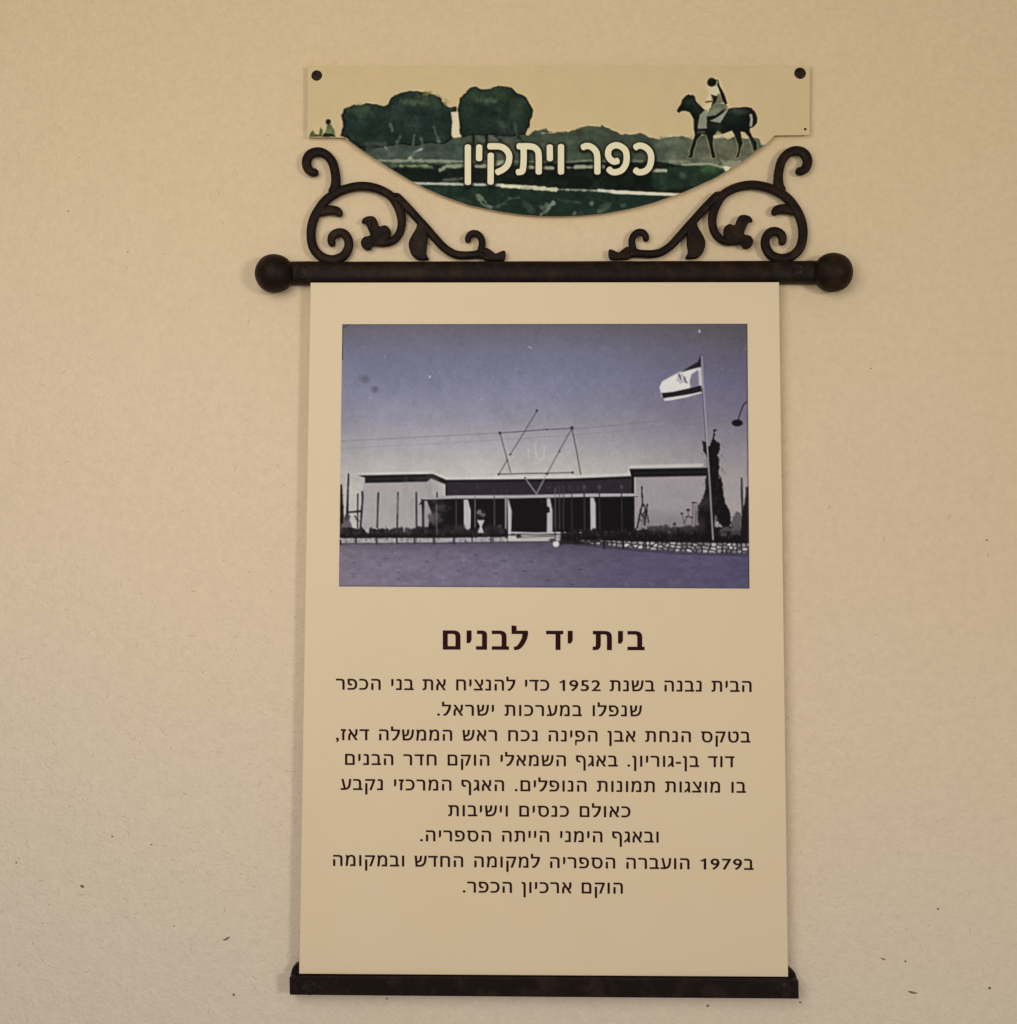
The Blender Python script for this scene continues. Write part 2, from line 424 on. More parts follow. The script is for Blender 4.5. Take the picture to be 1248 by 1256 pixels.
M_INK = material('dark_maroon_print', tuple(alb((38, 10, 15))), 0.5, 0.06)
M_LETTER = material('pale_cream_letter', tuple(alb((220, 200, 162))), 0.5, 0.1)
M_PRINT = material('printed_photograph', None, 0.5, 0.06, attr='ink')
M_PAINT = material('printed_landscape', None, 0.5, 0.06, attr='ink')

# ------------------------------------------------------------------ the wall
bm = bmesh.new()
S = 4.0
vs = [bm.verts.new(v) for v in ((-S, WALL_Y, -S), (S, WALL_Y, -S), (S, WALL_Y, S), (-S, WALL_Y, S),
                                (-S, WALL_Y + 0.2, -S), (S, WALL_Y + 0.2, -S), (S, WALL_Y + 0.2, S), (-S, WALL_Y + 0.2, S))]
for f in ((0, 1, 2, 3), (5, 4, 7, 6), (4, 0, 3, 7), (1, 5, 6, 2), (3, 2, 6, 7), (4, 5, 1, 0)):
    bm.faces.new([vs[i] for i in f])
wall = bm_obj('wall', bm, M_WALL)
wall['kind'] = 'structure'
wall['label'] = 'cream rendered wall with small pits and trowel marks behind the hanging sign'
wall['category'] = 'wall'


def sliver(bm, x, y, ln, wd, ang, bend, lift, ridge=0.0):
    """one small mark in the render, lying on the wall; with ridge > 0 a raised crumb of plaster"""
    ca, sa = math.cos(ang), math.sin(ang)
    rows = [[], [], []]
    for k in range(6):
        t = k / 5.0 - 0.5
        w = wd * 0.5 * (1 - (2 * t) ** 2) * random.uniform(0.7, 1.2) + 0.15
        off = bend * (1 - (2 * t) ** 2)
        for lst, sgn in zip(rows, (1, 0, -1)):
            a, b = t * ln, off + sgn * w
            up = lift + (ridge * (1 - (2 * t) ** 2) if sgn == 0 else 0.0)
            lst.append(bm.verts.new(P(x + a * ca - b * sa, y + a * sa + b * ca, WALL_Y - up)))
    for top, bot in zip(rows, rows[1:]):
        for k in range(5):
            bm.faces.new((top[k], top[k + 1], bot[k + 1], bot[k]))


pits = [(138, 1026, 1.3), (101, 1087, 2.4), (186, 1036, 1.1), (214, 1136, 1.0), (287, 1220, 1.7), (475, 1225, 1.2),
        (868.7, 1233.6, 1.7), (982, 1229.5, 1.3), (1150.7, 1115, 1.4), (1111, 1179, 1.5), (1214, 1212, 1.7),
        (1068.6, 452, 0.9), (1210.7, 662.5, 1.1), (84, 259, 1.0), (157, 309, 1.0), (418, 74.5, 0.8), (20, 1058, 1.1), (60, 1109, 0.8)]
bm = bmesh.new()
for i, (x, y, r) in enumerate(pits):
    if y < 1190 and 376 < x < 970: continue
    n = 9
    vv = []
    for k in range(n):
        a = -2 * math.pi * k / n
        rr = r * random.uniform(0.65, 1.2)
        vv.append(bm.verts.new(P(x + rr * math.cos(a) * 1.1, y + rr * math.sin(a), WALL_Y - 0.0003)))
    bm.faces.new(vv)
sliver(bm, 278, 1151, 10, 2.6, -0.5, 0.6, 0.0004)
sliver(bm, 1120, 1217, 12, 2.6, 0.2, 0.5, 0.0004)
sliver(bm, 1084, 1176, 7, 1.4, 0.4, 0.5, 0.0004)
pit_ob = bm_obj('surface_pits', bm, M_PIT, wall)
pit_ob['kind'] = 'stuff'

bm = bmesh.new()
sp = [(256, 857, 12, 1.3, -1.1, 1.5), (202, 897, 13, 1.1, 0.9, 1.5), (354, 944, 14, 1.6, 0.1, 2.0), (122, 997, 12, 1.5, 1.1, 0.8),
      (152, 1000, 8, 2.2, -0.7, 0.8), (60, 1180, 30, 1.4, 0.6, 3.0), (113, 926, 10, 1.5, -1.0, 1.0), (310, 918, 7, 1.5, -0.8, 0.5),
      (14, 1010, 12, 1.6, -1.1, 2.0), (36, 1035, 14, 1.4, 1.0, 3.0), (214, 1052, 10, 1.2, 0.6, 2.0), (240, 1062, 8, 1.2, -0.3, 1.0),
      (359, 860, 12, 1.2, 0.6, 1.2), (135, 1030, 8, 1.5, 1.0, 1.0), (1210, 933, 9, 1.3, 0.5, 0.6), (345, 1010, 8, 1.5, 1.2, 0.8)]
for q in sp: sliver(bm, *q, 0.0, random.choice((0.0007, 0.0009)))
for k in range(620):
    if k < 470:
        x, y = random.uniform(-40, 372), random.triangular(520, 1300, 1080)
        if x > 365 and y < 1230: continue
    elif k < 530:
        x, y = random.uniform(-40, 360), random.uniform(150, 640)
    else:
        x, y = random.uniform(980, 1300), random.uniform(500, 1270)
    sliver(bm, x, y, random.uniform(1.5, 9), random.uniform(0.9, 2.4), random.uniform(-1.6, 1.6), random.uniform(-1.6, 1.6), 0.0, random.uniform(0.0003, 0.0010))
sc_ob = bm_obj('trowel_marks', bm, M_WALL, wall)
sc_ob['kind'] = 'stuff'

# ------------------------------------------------------------------ the name plaque
plaque = empty('name_plaque', P(686, 172, WALL_Y))
bpy.context.view_layer.update()


def adopt(o, root):
    """parent o to root and keep it where it stands"""
    o.parent = root
    o.matrix_parent_inverse = Matrix.Translation(root.location).inverted()


PL_Y = WALL_Y - 0.0075
bottom = [(377.6, 168.6), (423, 168.6), (428, 172.3), (442, 183.2), (456.4, 192.5), (480, 207.2), (500.8, 219.8), (520, 230), (544, 240.6), (576, 251.8),
          (613, 259.6), (640, 263.4), (664, 265.2), (687, 265.6), (714.5, 264.6), (744.5, 261.6), (774, 256), (800, 249.3), (840, 235.3),
          (877, 218.4), (910.6, 198.5), (937.8, 178.6), (950.6, 166), (993.6, 165.4)]
top_pts = [(377, 81), (686, 80), (994.5, 80.5)]
outline = top_pts + bottom[::-1]
bm = bmesh.new()
add_shape(bm, [px_loop(outline, PL_Y)], PL_Y + 0.0009, 0.0005, 0.0003, 1)
board = bm_obj('board', bm, M_BOARD); adopt(board, plaque)

cv = Canvas(372, 74, 630, 198, (191, 167, 123))
Zp = Z(380, 90, 6.933); ZL = Z(540, 90, 7.8); ZR = Z(820, 80, 9.6); Z2 = Z(480, 190, 6.24); Z3 = Z(660, 140, 7.341); Z4 = Z(800, 160, 6.24)
# pale halo painted along the tree line, as camera sharpening leaves
t1 = Zp((300, 545), (262, 530), (285, 450), (268, 360), (300, 300), (380, 268), (430, 280), (480, 252), (560, 258), (620, 280), (670, 265), (690, 210), (770, 165), (850, 153),
        (950, 155), (1050, 178), (1120, 216), (1145, 268), (1200, 296), (1250, 285), (1250, 320), (1205, 330), (1225, 370), (1212, 440), (1208, 560), (1150, 600), (1000, 590), (900, 620), (780, 600), (640, 620), (470, 660))
t2 = ZL((300, 130), (350, 128), (390, 150), (480, 150), (545, 118), (620, 124), (690, 138), (740, 190), (810, 216), (855, 280), (895, 350), (885, 400), (862, 460), (850, 520), (812, 582), (740, 600),
        (620, 604), (500, 590), (380, 592), (280, 595), (222, 612), (185, 580), (190, 480), (168, 400), (175, 300), (190, 240), (240, 186))
for t in (t1, t2): cv.poly(t, (214, 190, 140), 0.35, 5.0, 0.5)
hill = ([(440, 165), (530, 163), (550, 169)] + ZL((110, 612), (200, 610), (215, 530), (790, 530), (825, 600), (840, 600), (900, 552), (1000, 535), (1020, 520), (1040, 548), (1100, 568), (1240, 552))
        + Z3((30, 172), (150, 170), (280, 152), (350, 132), (420, 106), (560, 116), (575, 94), (610, 116), (665, 142), (760, 182), (850, 188), (920, 168), (1000, 206), (1100, 228), (1180, 206))
        + ZR((120, 842), (180, 838), (225, 858), (290, 870), (430, 800), (560, 872), (640, 832), (700, 872), (780, 830), (900, 866), (1000, 850), (1080, 872), (1100, 940), (1300, 960))
        + [(1002, 300), (372, 300), (372, 200)])
cv.poly([(a, b - 2) for a, b in hill], (208, 184, 134), 0.5, 3.0, 0.6)
cv.poly(hill, (58, 68, 58), 1, 1.4, 0.9)
# the field gets greyer to the right and bluer to the left
cv.poly(ZR((0, 880), (250, 880), (560, 890), (800, 870), (1100, 960), (1300, 980), (1300, 1250), (0, 1200)), (92, 96, 82), 0.75, 10, 2)
cv.poly(Z4((0, 150), (60, 60), (300, 60), (300, 260), (0, 260)), (78, 86, 76), 0.7, 6, 2)
cv.poly(ZL((-200, 620), (230, 620), (230, 860), (-400, 860)), (50, 64, 58), 0.8, 6, 1)
cv.poly([(455, 182), (556, 172), (566, 199), (470, 199)], (54, 64, 60), 0.9, 5, 2)
dark = (13, 20, 16)
cv.poly([(440, 201), (520, 201), (620, 203), (700, 200), (760, 200), (806, 198), (850, 205), (880, 207), (890, 212), (900, 225), (860, 240), (700, 250), (480, 232)], dark, 1, 2, 1)
cv.poly(Z4((60, 290), (250, 262), (430, 262), (560, 300), (400, 420), (100, 460), (0, 440), (0, 300)), (28, 44, 34), 0.9, 4, 2)
cv.poly([(500, 226), (570, 226.5), (640, 229), (700, 232), (760, 234), (840, 240), (780, 275), (600, 275)], (22, 37, 31), 1, 1.5, 0.6)
# road edge and path patches
pale, paler = (128, 132, 112), (160, 158, 128)
cv.line([(458, 197.5), (500, 197), (566, 198)], 3.2, pale, 0.9, 1.5, 1.0)
cv.line([(470, 203), (505, 204), (530, 205)], 3.5, (70, 96, 72), 0.9, 3, 1.6)
cv.line([(492, 203.5), (524, 203)], 3.0, (128, 138, 106), 0.8, 2, 1.2)
cv.line([(540, 209), (548, 204), (572, 203)], 4.2, (134, 140, 112), 0.9, 2, 1.2)
cv.line([(584, 204), (606, 203), (618, 198)], 3.5, paler, 0.9, 1.6, 0.8)
cv.line([(566, 198), (640, 198), (700, 198.5), (722, 196.5), (765, 198)], 2.2, pale, 0.8, 1.4, 0.6)
cv.line([(688, 201.5), (725, 199.5)], 2.0, (12, 16, 14), 0.9, 1.2)
cv.line([(646, 205), (678, 206)], 4.0, paler, 0.9, 1.4, 0.6)
cv.line([(696, 205.5), (706, 205.5)], 2.0, pale, 0.9, 1.4, 0.6)
cv.line([(707, 204.5), (740, 204.5)], 4.6, paler, 0.9, 1.5, 0.6)
cv.line([(774, 197), (788, 198)], 2.6, (118, 124, 108), 0.7, 2, 0.6)
cv.line([(800, 209), (817, 209.2)], 4.2, (168, 164, 138), 0.9, 1.6, 0.5)
cv.line(Z4((140, 238), (280, 236)), 3.2, (112, 116, 98), 0.9, 2, 1.2)
cv.line(Z4((230, 262), (430, 255), (560, 285)), 2.6, (150, 150, 128), 0.9, 1.6, 0.8)
cv.poly(Z4((520, 215), (560, 235), (650, 232), (690, 225), (640, 300), (560, 300)), (146, 142, 118), 0.8, 3, 1.6)
cv.poly(Z4((545, 275), (605, 282), (580, 315), (560, 310)), (214, 202, 166), 0.95, 1.6, 0.5)
cv.blob(*Z4((450, 300))[0], 9, 5, (52, 84, 52), 0.7, 1.0, 2.0)
cv.blob(*Z4((230, 345))[0], 4.5, 4.5, (66, 78, 66), 0.8, 0.8, 1.4)
cv.line([(545, 221), (568, 219)], 3, (80, 88, 76), 0.8, 2.5, 1.0)
# the long white line
cv.line([(495, 224.5), (566, 226), (616, 227), (660, 230)], 3.0, (170, 172, 152), 1, 1.3, 0.4)
cv.line([(616, 228), (648, 230), (668, 231)], 4.2, (208, 198, 160), 0.95, 1.4, 0.7)
cv.line([(640, 230), (690, 232.5), (740, 234)], 2.4, (150, 152, 134), 0.9, 1.6, 0.9)
cv.line([(655, 231), (682, 232.5)], 4.4, (190, 184, 150), 0.95, 1.5, 0.8)
cv.line([(735, 233.5), (751, 235)], 4.0, (196, 192, 168), 0.95, 1.3, 0.6)
cv.line([(753, 235.5), (800, 237.5), (838, 239)], 4.4, (208, 200, 172), 1, 1.2, 0.3, 3.4)
# leaves in the bottom strip
for pts, w, c in ((Z2((660, 310), (700, 380), (760, 400)), 4, (92, 108, 96)), (Z2((680, 310), (730, 370)), 3, (110, 122, 108)), (Z2((800, 400), (870, 370), (900, 330), (980, 330)), 3, (60, 80, 70)),
                  (Z2((1150, 460), (1190, 420), (1240, 370)), 4, (96, 110, 100)), (Z2((1150, 400), (1180, 450)), 3, (80, 96, 86)), (Z3((90, 850), (140, 795)), 3, (110, 120, 108)),
                  (Z3((40, 860), (80, 810)), 3, (80, 96, 84)), (Z3((550, 870), (600, 840), (640, 810)), 7, (58, 72, 64)), (Z3((310, 900), (330, 895)), 3, (88, 98, 90)),
                  (Z3((180, 770), (280, 780), (380, 800)), 2.5, (46, 62, 54)), (Z2((1020, 370), (1080, 430)), 7, (44, 58, 52)), (Z2((500, 330), (600, 360)), 5, (34, 54, 46))):
    cv.line(pts, w, c, 0.85, 2.2, 1.4)
cv.blob(*Z3((480, 803))[0], 2.8, 2.6, (110, 120, 112), 0.8, 0.9, 0.6)
cv.blob(*Z3((770, 825))[0], 3.4, 2.6, (70, 80, 72), 0.7, 0.9, 0.8)
# trees
gap = ZL((100, 372), (178, 372), (180, 480), (182, 570), (205, 605), (130, 618), (110, 560), (118, 470))
for t in (t1, t2):
    cv.poly(t, (8, 13, 11), 1, 1.4, 0.8)
cv.poly(gap, (206, 190, 156), 1, 1.2, 0.4)
def inset(pts, k=0.95):
    cx = sum(p[0] for p in pts) / len(pts); cy = sum(p[1] for p in pts) / len(pts)
    return [(cx + (a - cx) * k, cy + (b - cy) * k) for a, b in pts]
cv.poly(inset(t1, 0.955), (27, 40, 37), 1, 2.5, 1.2)
cv.poly(inset(t2, 0.95), (26, 39, 34), 1, 2.5, 1.2)
for x, y, rx, ry, c in ((445, 136, 14, 5, (48, 66, 44)), (520, 121, 14, 5, (56, 70, 50)), (508, 125, 12, 4, (72, 82, 64)), (535, 127, 10, 5, (44, 62, 44)), (590, 121, 14, 7, (44, 62, 42)), (616, 116, 10, 6, (52, 68, 46)),
                        (600, 124, 10, 3, (70, 88, 70)), (635, 128, 8, 8, (42, 58, 40)), (575, 130, 6, 10, (36, 52, 42)), (440, 150, 10, 8, (36, 54, 46)), (632, 148, 7, 9, (40, 52, 48)), (500, 150, 14, 8, (36, 50, 48)),
                        (622, 158, 8, 6, (48, 58, 54)), (525, 145, 8, 8, (22, 33, 33)), (466, 150, 8, 10, (20, 31, 30)), (525, 115, 6, 2, (110, 112, 50))):
    cv.blob(x, y, rx, ry, c, 0.75, 1.4, 2.5)
rl = random.Random(21)
for t, n in ((t1, 420), (t2, 360)):
    xs_ = [p[0] for p in t]; ys_ = [p[1] for p in t]
    bb = cv._box(t, 2); inside = cv.sd(t, bb) < -1.6
    for k in range(n):
        i, j = rl.randrange(inside.shape[0]), rl.randrange(inside.shape[1])
        if not inside[i, j]: continue
        x, y = bb[1].start + j + cv.x0, bb[0].start + i + cv.y0
        hi = max(0.0, 1.0 - i / (0.55 * inside.shape[0]))
        g = rl.uniform(0.55, 1.15) + 0.55 * hi * rl.random()
        cv.line([(x, y), (x + rl.uniform(-2.4, 2.4), y + rl.uniform(-1.6, 2.2))], rl.uniform(0.8, 1.8), (27 * g + 10 * hi, 40 * g + 8 * hi, 35 * g), 0.6, 1.2)
for k in range(260):
    x = rl.uniform(440, 930); y = rl.uniform(172, 258)
    g = rl.uniform(-16, 20); q_ = cv.a[int(min(max(y - cv.y0, 0), cv.h - 1)), int(min(max(x - cv.x0, 0), cv.w - 1))].copy()
    if q_.mean() < 110: cv.line([(x, y), (x + rl.uniform(-5, 5), y + rl.uniform(-1.2, 1.2))], rl.uniform(0.8, 2.0), np.clip(q_ + g, 4, 200), 0.6, 1.6)
for pts, w, c in ((Zp((690, 440), (700, 490)), 3, (82, 92, 86)), (Zp((770, 540), (740, 590)), 4, (78, 90, 84)), (Zp((890, 530), (880, 610)), 3.4, (84, 94, 88)), (Zp((950, 560), (960, 620)), 4, (72, 84, 80)),
                  (Zp((1060, 460), (1080, 520), (1100, 580)), 3, (72, 84, 76)), (Zp((480, 600), (640, 600)), 5, (52, 64, 62)), (Zp((650, 640), (680, 690)), 3, (110, 118, 108)), (Zp((850, 720), (900, 670), (945, 645)), 2.6, (168, 172, 156)),
                  (Zp((500, 640), (700, 680), (1000, 690), (1200, 660)), 6, (58, 70, 66)), (ZL((320, 590), (320, 700)), 3.2, (10, 14, 12)), (ZL((450, 590), (440, 680)), 3.6, (10, 14, 12)), (ZL((530, 600), (600, 660)), 3.4, (16, 22, 20)),
                  (ZL((745, 600), (790, 660)), 3.0, (16, 22, 20)), (ZL((640, 620), (680, 670)), 3, (60, 70, 64)), (ZL((715, 480), (735, 590)), 3, (62, 74, 66)), (ZL((590, 470), (620, 560)), 4, (44, 56, 52)),
                  (ZL((360, 610), (410, 640)), 5, (78, 84, 78)), (ZL((480, 605), (540, 640)), 4.5, (84, 88, 80)), (ZL((640, 640), (760, 655)), 6, (70, 78, 70))):
    cv.line(pts, w, c, 0.85, 2.2, 1.3)
# a figure and plants at the left edge
cv.poly(Zp((0, 540), (8, 505), (30, 485), (45, 510), (75, 520), (95, 460), (110, 490), (105, 530), (150, 500), (160, 540)), (60, 70, 42), 1, 1.2, 0.5)
cv.poly(Zp((112, 540), (130, 505), (145, 470), (150, 430), (185, 432), (210, 480), (222, 540)), (84, 92, 64), 1, 1.2, 0.4)
cv.poly(Zp((108, 538), (125, 508), (190, 515), (222, 538)), (20, 24, 18), 1, 1.4, 0.4)
cv.blob(*Zp((160, 412))[0], 3.6, 3.2, (26, 22, 14), 1, 0.4, 0.4)
# horse and rider
horse = ZR((98, 540), (124, 566), (155, 542), (195, 536), (245, 550), (268, 585), (300, 640), (300, 760), (312, 815), (288, 900), (258, 990), (250, 1060), (230, 1088), (282, 1086), (300, 1000), (340, 872), (400, 815),
           (450, 820), (478, 920), (500, 1010), (512, 1092), (556, 1090), (540, 1010), (526, 950), (530, 828), (640, 812), (750, 770), (790, 850), (818, 920), (828, 1000), (796, 1092), (832, 1082), (852, 980), (876, 920),
           (850, 780), (900, 790), (958, 860), (990, 940), (1005, 1012), (1045, 990), (1042, 905), (1000, 860), (960, 780), (960, 742), (1000, 730), (1045, 680), (1052, 620), (1022, 550), (980, 502), (920, 490), (740, 502),
           (690, 520), (600, 560), (480, 600), (420, 520), (330, 430), (312, 368), (290, 348), (262, 352), (240, 340), (200, 366), (162, 400), (145, 458), (112, 505))
cv.poly(horse, (222, 198, 150), 0.7, 4.0, 0.3)
cv.poly(ZR((350, 600), (430, 470), (480, 330), (450, 190), (500, 140), (600, 160), (660, 330), (720, 490), (600, 600), (460, 760), (340, 750)), (214, 192, 144), 0.7, 4.0, 0.3)
cv.poly(horse, (13, 18, 15), 1, 1.2, 0.3)
cv.poly(ZR((580, 770), (640, 815), (745, 775), (770, 840), (660, 860), (560, 860), (540, 835)), (196, 180, 140), 0.75, 2.0, 0.6)
cv.poly(ZR((545, 880), (760, 880), (790, 960), (760, 1060), (600, 1060), (560, 990)), (104, 104, 92), 0.6, 3.0, 1.0)
cv.line(ZR((972, 590), (982, 640), (972, 710)), 3.0, (150, 150, 134), 1, 1.2, 0.2)
for x, y, rx, ry, c in ((230, 440, 5, 6, (34, 42, 38)), (330, 520, 5, 6, (32, 40, 36)), (820, 545, 10, 4, (52, 60, 54)), (760, 640, 12, 6, (24, 32, 28)), (560, 730, 8, 5, (24, 30, 26))):
    cv.blob(*ZR((x, y))[0], rx, ry, c, 0.7, 1.2, 1.0)
cv.poly(ZR((360, 640), (372, 590), (440, 515), (480, 560), (450, 620), (455, 745), (345, 750)), (128, 126, 108), 1, 1.2, 0.4)
cv.poly(ZR((340, 775), (430, 770), (440, 800), (340, 805)), (62, 66, 58), 0.9, 1.5, 0.3)
cv.poly(ZR((495, 655), (580, 612), (712, 505), (650, 620), (612, 682)), (134, 136, 120), 1, 1.3, 0.3)
cv.poly(ZR((465, 600), (480, 520), (530, 470), (560, 450), (640, 450), (700, 480), (640, 530), (560, 592)), (92, 98, 84), 1, 1.3, 0.4)
cv.poly(ZR((480, 605), (560, 588), (645, 515), (700, 500), (640, 550), (560, 620)), (16, 18, 14), 0.95, 1.2, 0.3)
cv.poly(ZR((500, 345), (545, 330), (600, 330), (640, 440), (540, 455), (510, 400)), (96, 96, 78), 1, 1.3, 0.4)
cv.poly(ZR((478, 270), (540, 250), (600, 205), (610, 320), (560, 360), (510, 350)), (196, 184, 148), 1, 1.3, 0.4)
cv.poly(ZR((500, 340), (580, 370), (560, 430), (505, 490), (530, 400)), (18, 17, 12), 1, 1.2, 0.3)
cv.line(ZR((445, 432), (515, 425)), 2.2, (92, 68, 36), 1, 1.2)
cv.poly(ZR((555, 170), (590, 170), (606, 240), (660, 335), (697, 450), (670, 472), (630, 400), (600, 300), (575, 240)), (16, 17, 13), 1, 1.2, 0.2)
cv.line(ZR((575, 190), (560, 240)), 2.6, (150, 160, 132), 0.9, 1.3)
cv.blob(*ZR((510, 200))[0], 5.6, 5.4, (15, 17, 14), 1, 0.35, 0.4)
# brush texture over everything painted
lum = cv.a.mean(2)
mask = np.clip((150 - lum) / 60, 0, 1)
cv.tone(0.26, 11, 11, 3, mask, 1.8)
cv.tone(0.10, 4, 12, 2, mask)
cv.a += (np.clip(vnoise((cv.h, cv.w), 10, 13, 3), 0, 1) * 20 * mask)[..., None] * np.array((0.9, 1.0, 0.85))
cv.tone(0.018, 14, 14, 3)
cv.crisp(0.35)
cv.a = np.where((cv.a.mean(2) < 120)[..., None], cv.a * np.array((1.04, 1.0, 0.92)), cv.a)


# raised letters of the village name, one loop or two per letter
ZA = Z(550, 160, 8.914); ZB = Z(680, 160, 8.914)
strokes = [ZA((216, 182), (216, 576)),                                                              # final nun
           ZA((340, 182), (338, 316)),                                                              # yod
           ZA((466, 272), (464, 572)), ZA((452, 178), (560, 180), (620, 205), (660, 255), (668, 310), (650, 380), (600, 430), (540, 460)),   # qof
           ZA((824, 196), (826, 300), (820, 400), (808, 450), (764, 460)), ZA((772, 178), (880, 178), (940, 190), (980, 230), (990, 300), (990, 462)),   # tav
           ZA((1110, 182), (1112, 316)),                                                            # yod
           ZB((74, 178), (74, 462)),                                                                # vav
           ZB((316, 188), (350, 174), (400, 182), (450, 225), (470, 290), (472, 462)),              # resh
           ZB((690, 338), (650, 345), (605, 310), (588, 260), (605, 200), (660, 168), (720, 176), (775, 220), (792, 290), (782, 370), (740, 435), (680, 460), (630, 456), (600, 430)),   # pe
           ZB((890, 188), (930, 170), (990, 185), (1040, 230), (1060, 300), (1045, 390), (1000, 445), (930, 462), (890, 440))]                     # kaf
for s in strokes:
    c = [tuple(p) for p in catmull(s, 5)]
    cv.line([(a + 0.6, b + 0.8) for a, b in c], 12.5, (12, 13, 10), 0.85, 3.5)  # soft dark drop shadow of the letters, painted into the picture

NXP, NYP = 620, 190
u = np.linspace(0, 1, NXP); v = np.linspace(0, 1, NYP)
xs = 377.6 + (993.4 - 377.6) * u
tx = np.interp(xs, [p[0] for p in top_pts], [p[1] for p in top_pts]) + 0.3
bx = np.interp(xs, [p[0] for p in bottom], [p[1] for p in bottom]) - 0.05
GY = tx[None, :] + (bx - tx)[None, :] * v[:, None]
GX = np.repeat(xs[None, :], NYP, 0)
pic = painted_sheet('painted_landscape', GX, GY, PL_Y - 0.0004, cv, M_PAINT, None); adopt(pic, plaque)
pic['label'] = 'printed landscape of dark trees, fields and a rider on a horse'


def stroke_outline(pts, w):
    c = [np.array(q) for q in catmull(pts, 6)]
    n = len(c); L, R = [], []
    for i in range(n):
        t = c[min(i + 1, n - 1)] - c[max(i - 1, 0)]; t = t / (np.hypot(*t) or 1)
        nn = np.array((-t[1], t[0])) * w / 2
        L.append(c[i] + nn); R.append(c[i] - nn)
    def cap(p, t, r):
        a0 = math.atan2(t[1], t[0])
        out = []
        for k in range(1, 6):
            a = math.pi / 2 - math.pi * k / 6
            rr = r * (1.0 if abs(k - 3) < 2 else 1.05)
            out.append(p + np.array((math.cos(a0) * math.cos(a) * 0.75 * rr - math.sin(a0) * math.sin(a) * rr, math.sin(a0) * math.cos(a) * 0.75 * rr + math.cos(a0) * math.sin(a) * rr)))
        return out
    t1 = c[-1] - c[-2]; t0 = c[0] - c[1]
    return [tuple(p) for p in L + cap(c[-1], t1, w / 2) + R[::-1] + cap(c[0], t0, w / 2)]


bm = bmesh.new()
for i, s in enumerate(strokes):
    add_shape(bm, [px_loop(stroke_outline(s, 7.6), PL_Y)], PL_Y - 0.0009 - 0.00006 * (i % 2), 0.0004, 0.0)
let = bm_obj('lettering', bm, M_LETTER); adopt(let, plaque)
let['label'] = 'pale cream Hebrew letters of the village name'


def dome(name, px, py, y, r, h, mat, root, seg=20):
    """a low round screw or bolt head standing off the plane at depth y"""
    bm = bmesh.new()
    c = P(px, py, y)
    rings = []
    for k, (rr, hh) in enumerate(((1.0, 0.0), (1.0, 0.45), (0.9, 0.75), (0.6, 0.95), (0.25, 1.0))):
        rings.append([bm.verts.new(c + Vector((math.cos(2 * math.pi * j / seg) * r * rr * random.uniform(0.97, 1.03), -h * hh, math.sin(2 * math.pi * j / seg) * r * rr * random.uniform(0.97, 1.03)))) for j in range(seg)])
    for a, b in zip(rings, rings[1:]):
        for j in range(seg): bm.faces.new((a[j], a[(j + 1) % seg], b[(j + 1) % seg], b[j]))
    bm.faces.new(rings[-1]); bm.faces.new(rings[0][::-1])
    o = bm_obj(name, bm, mat, None, True)
    adopt(o, root)
    return o


dome('screw', 389, 93.3, PL_Y + 0.001, 0.0061, 0.0026, M_RUST, plaque)
dome('screw', 981.3, 90.5, PL_Y + 0.001, 0.0066, 0.0026, M_RUST, plaque)
dome('hole_mark', 987.5, 159, PL_Y + 0.001, 0.0017, 0.0018, M_RUST, plaque)  # dark raised dot standing in for a small hole
plaque['label'] = 'cream name plaque with curved bottom, painted trees and horse rider, above the iron scrollwork'
plaque['category'] = 'plaque'

# ------------------------------------------------------------------ the hanging sign
sign = empty('hanging_sign', P(668, 335, WALL_Y))

# top rod with a ball at each end
bm = bmesh.new()
ROD_Y = 0.0085


def rod_ring(px, h, d, yc, n=24):
    c = P(px, 334.9 - 0.0015 * (px - 668), yc)
    out = []
    for j in range(n):
        a = 2 * math.pi * j / n
        ca, sa = math.cos(a), math.sin(a)
        out.append(bm.verts.new(c + Vector((0, math.copysign(abs(ca) ** 0.75, ca) * d, math.copysign(abs(sa) ** 0.75, sa) * h * PX))))
    return out


prof = [(345, 12.5, .0098), (352, 13.2, .0100), (357, 14.4, .0104), (381, 14.8, .0105), (385, 14.4, .0102)] + [(x, 14.2 + 0.12 * math.sin(x * 0.07), .0102) for x in range(400, 985, 24)] + [(985, 14.2, .0102), (996, 14.6, .0104), (1003, 14.0, .0100), (1010, 12.5, .0098)]
rings = [rod_ring(a, h, d, ROD_Y) for a, h, d in prof]
for a, b in zip(rings, rings[1:]):
    for j in range(24): bm.faces.new((a[j], a[(j + 1) % 24], b[(j + 1) % 24], b[j]))
bm.faces.new(rings[0]); bm.faces.new(rings[-1][::-1])
rod = bm_obj('rod', bm, M_IRON, None, True); adopt(rod, sign)


def finial(px, py, r):
    bm = bmesh.new()
    bmesh.ops.create_uvsphere(bm, u_segments=36, v_segments=22, radius=1.0)
    c = P(px, py, 0.0015)
    for v in bm.verts:
        k = 1 + 0.012 * math.sin(v.co.x * 5 + 1) * math.cos(v.co.z * 4)
        v.co = c + Vector((v.co.x * r * PX * k, v.co.y * 0.0195, v.co.z * r * PX * k))
    o = bm_obj('finial', bm, M_IRON, None, True)
    o.parent = rod
    o.matrix_parent_inverse = (Matrix.Translation(sign.location)).inverted() @ Matrix.Translation(sign.location)
    return o


finial(337.0, 335.6, 24.2)
finial(1022.0, 334.3, 24.4)
b = dome('bolt', 979, 331, ROD_Y - 0.0098, 0.0062, 0.0016, M_BOLT, sign); b.parent = rod; b.matrix_parent_inverse = Matrix.Identity(4)  # low boss standing in for a worn smear on the rod
b = dome('bolt', 371, 334, ROD_Y - 0.0098, 0.0066, 0.0012, M_BOLT, sign); b.parent = rod; b.matrix_parent_inverse = Matrix.Identity(4)  # low boss standing in for the lighter square of the collar

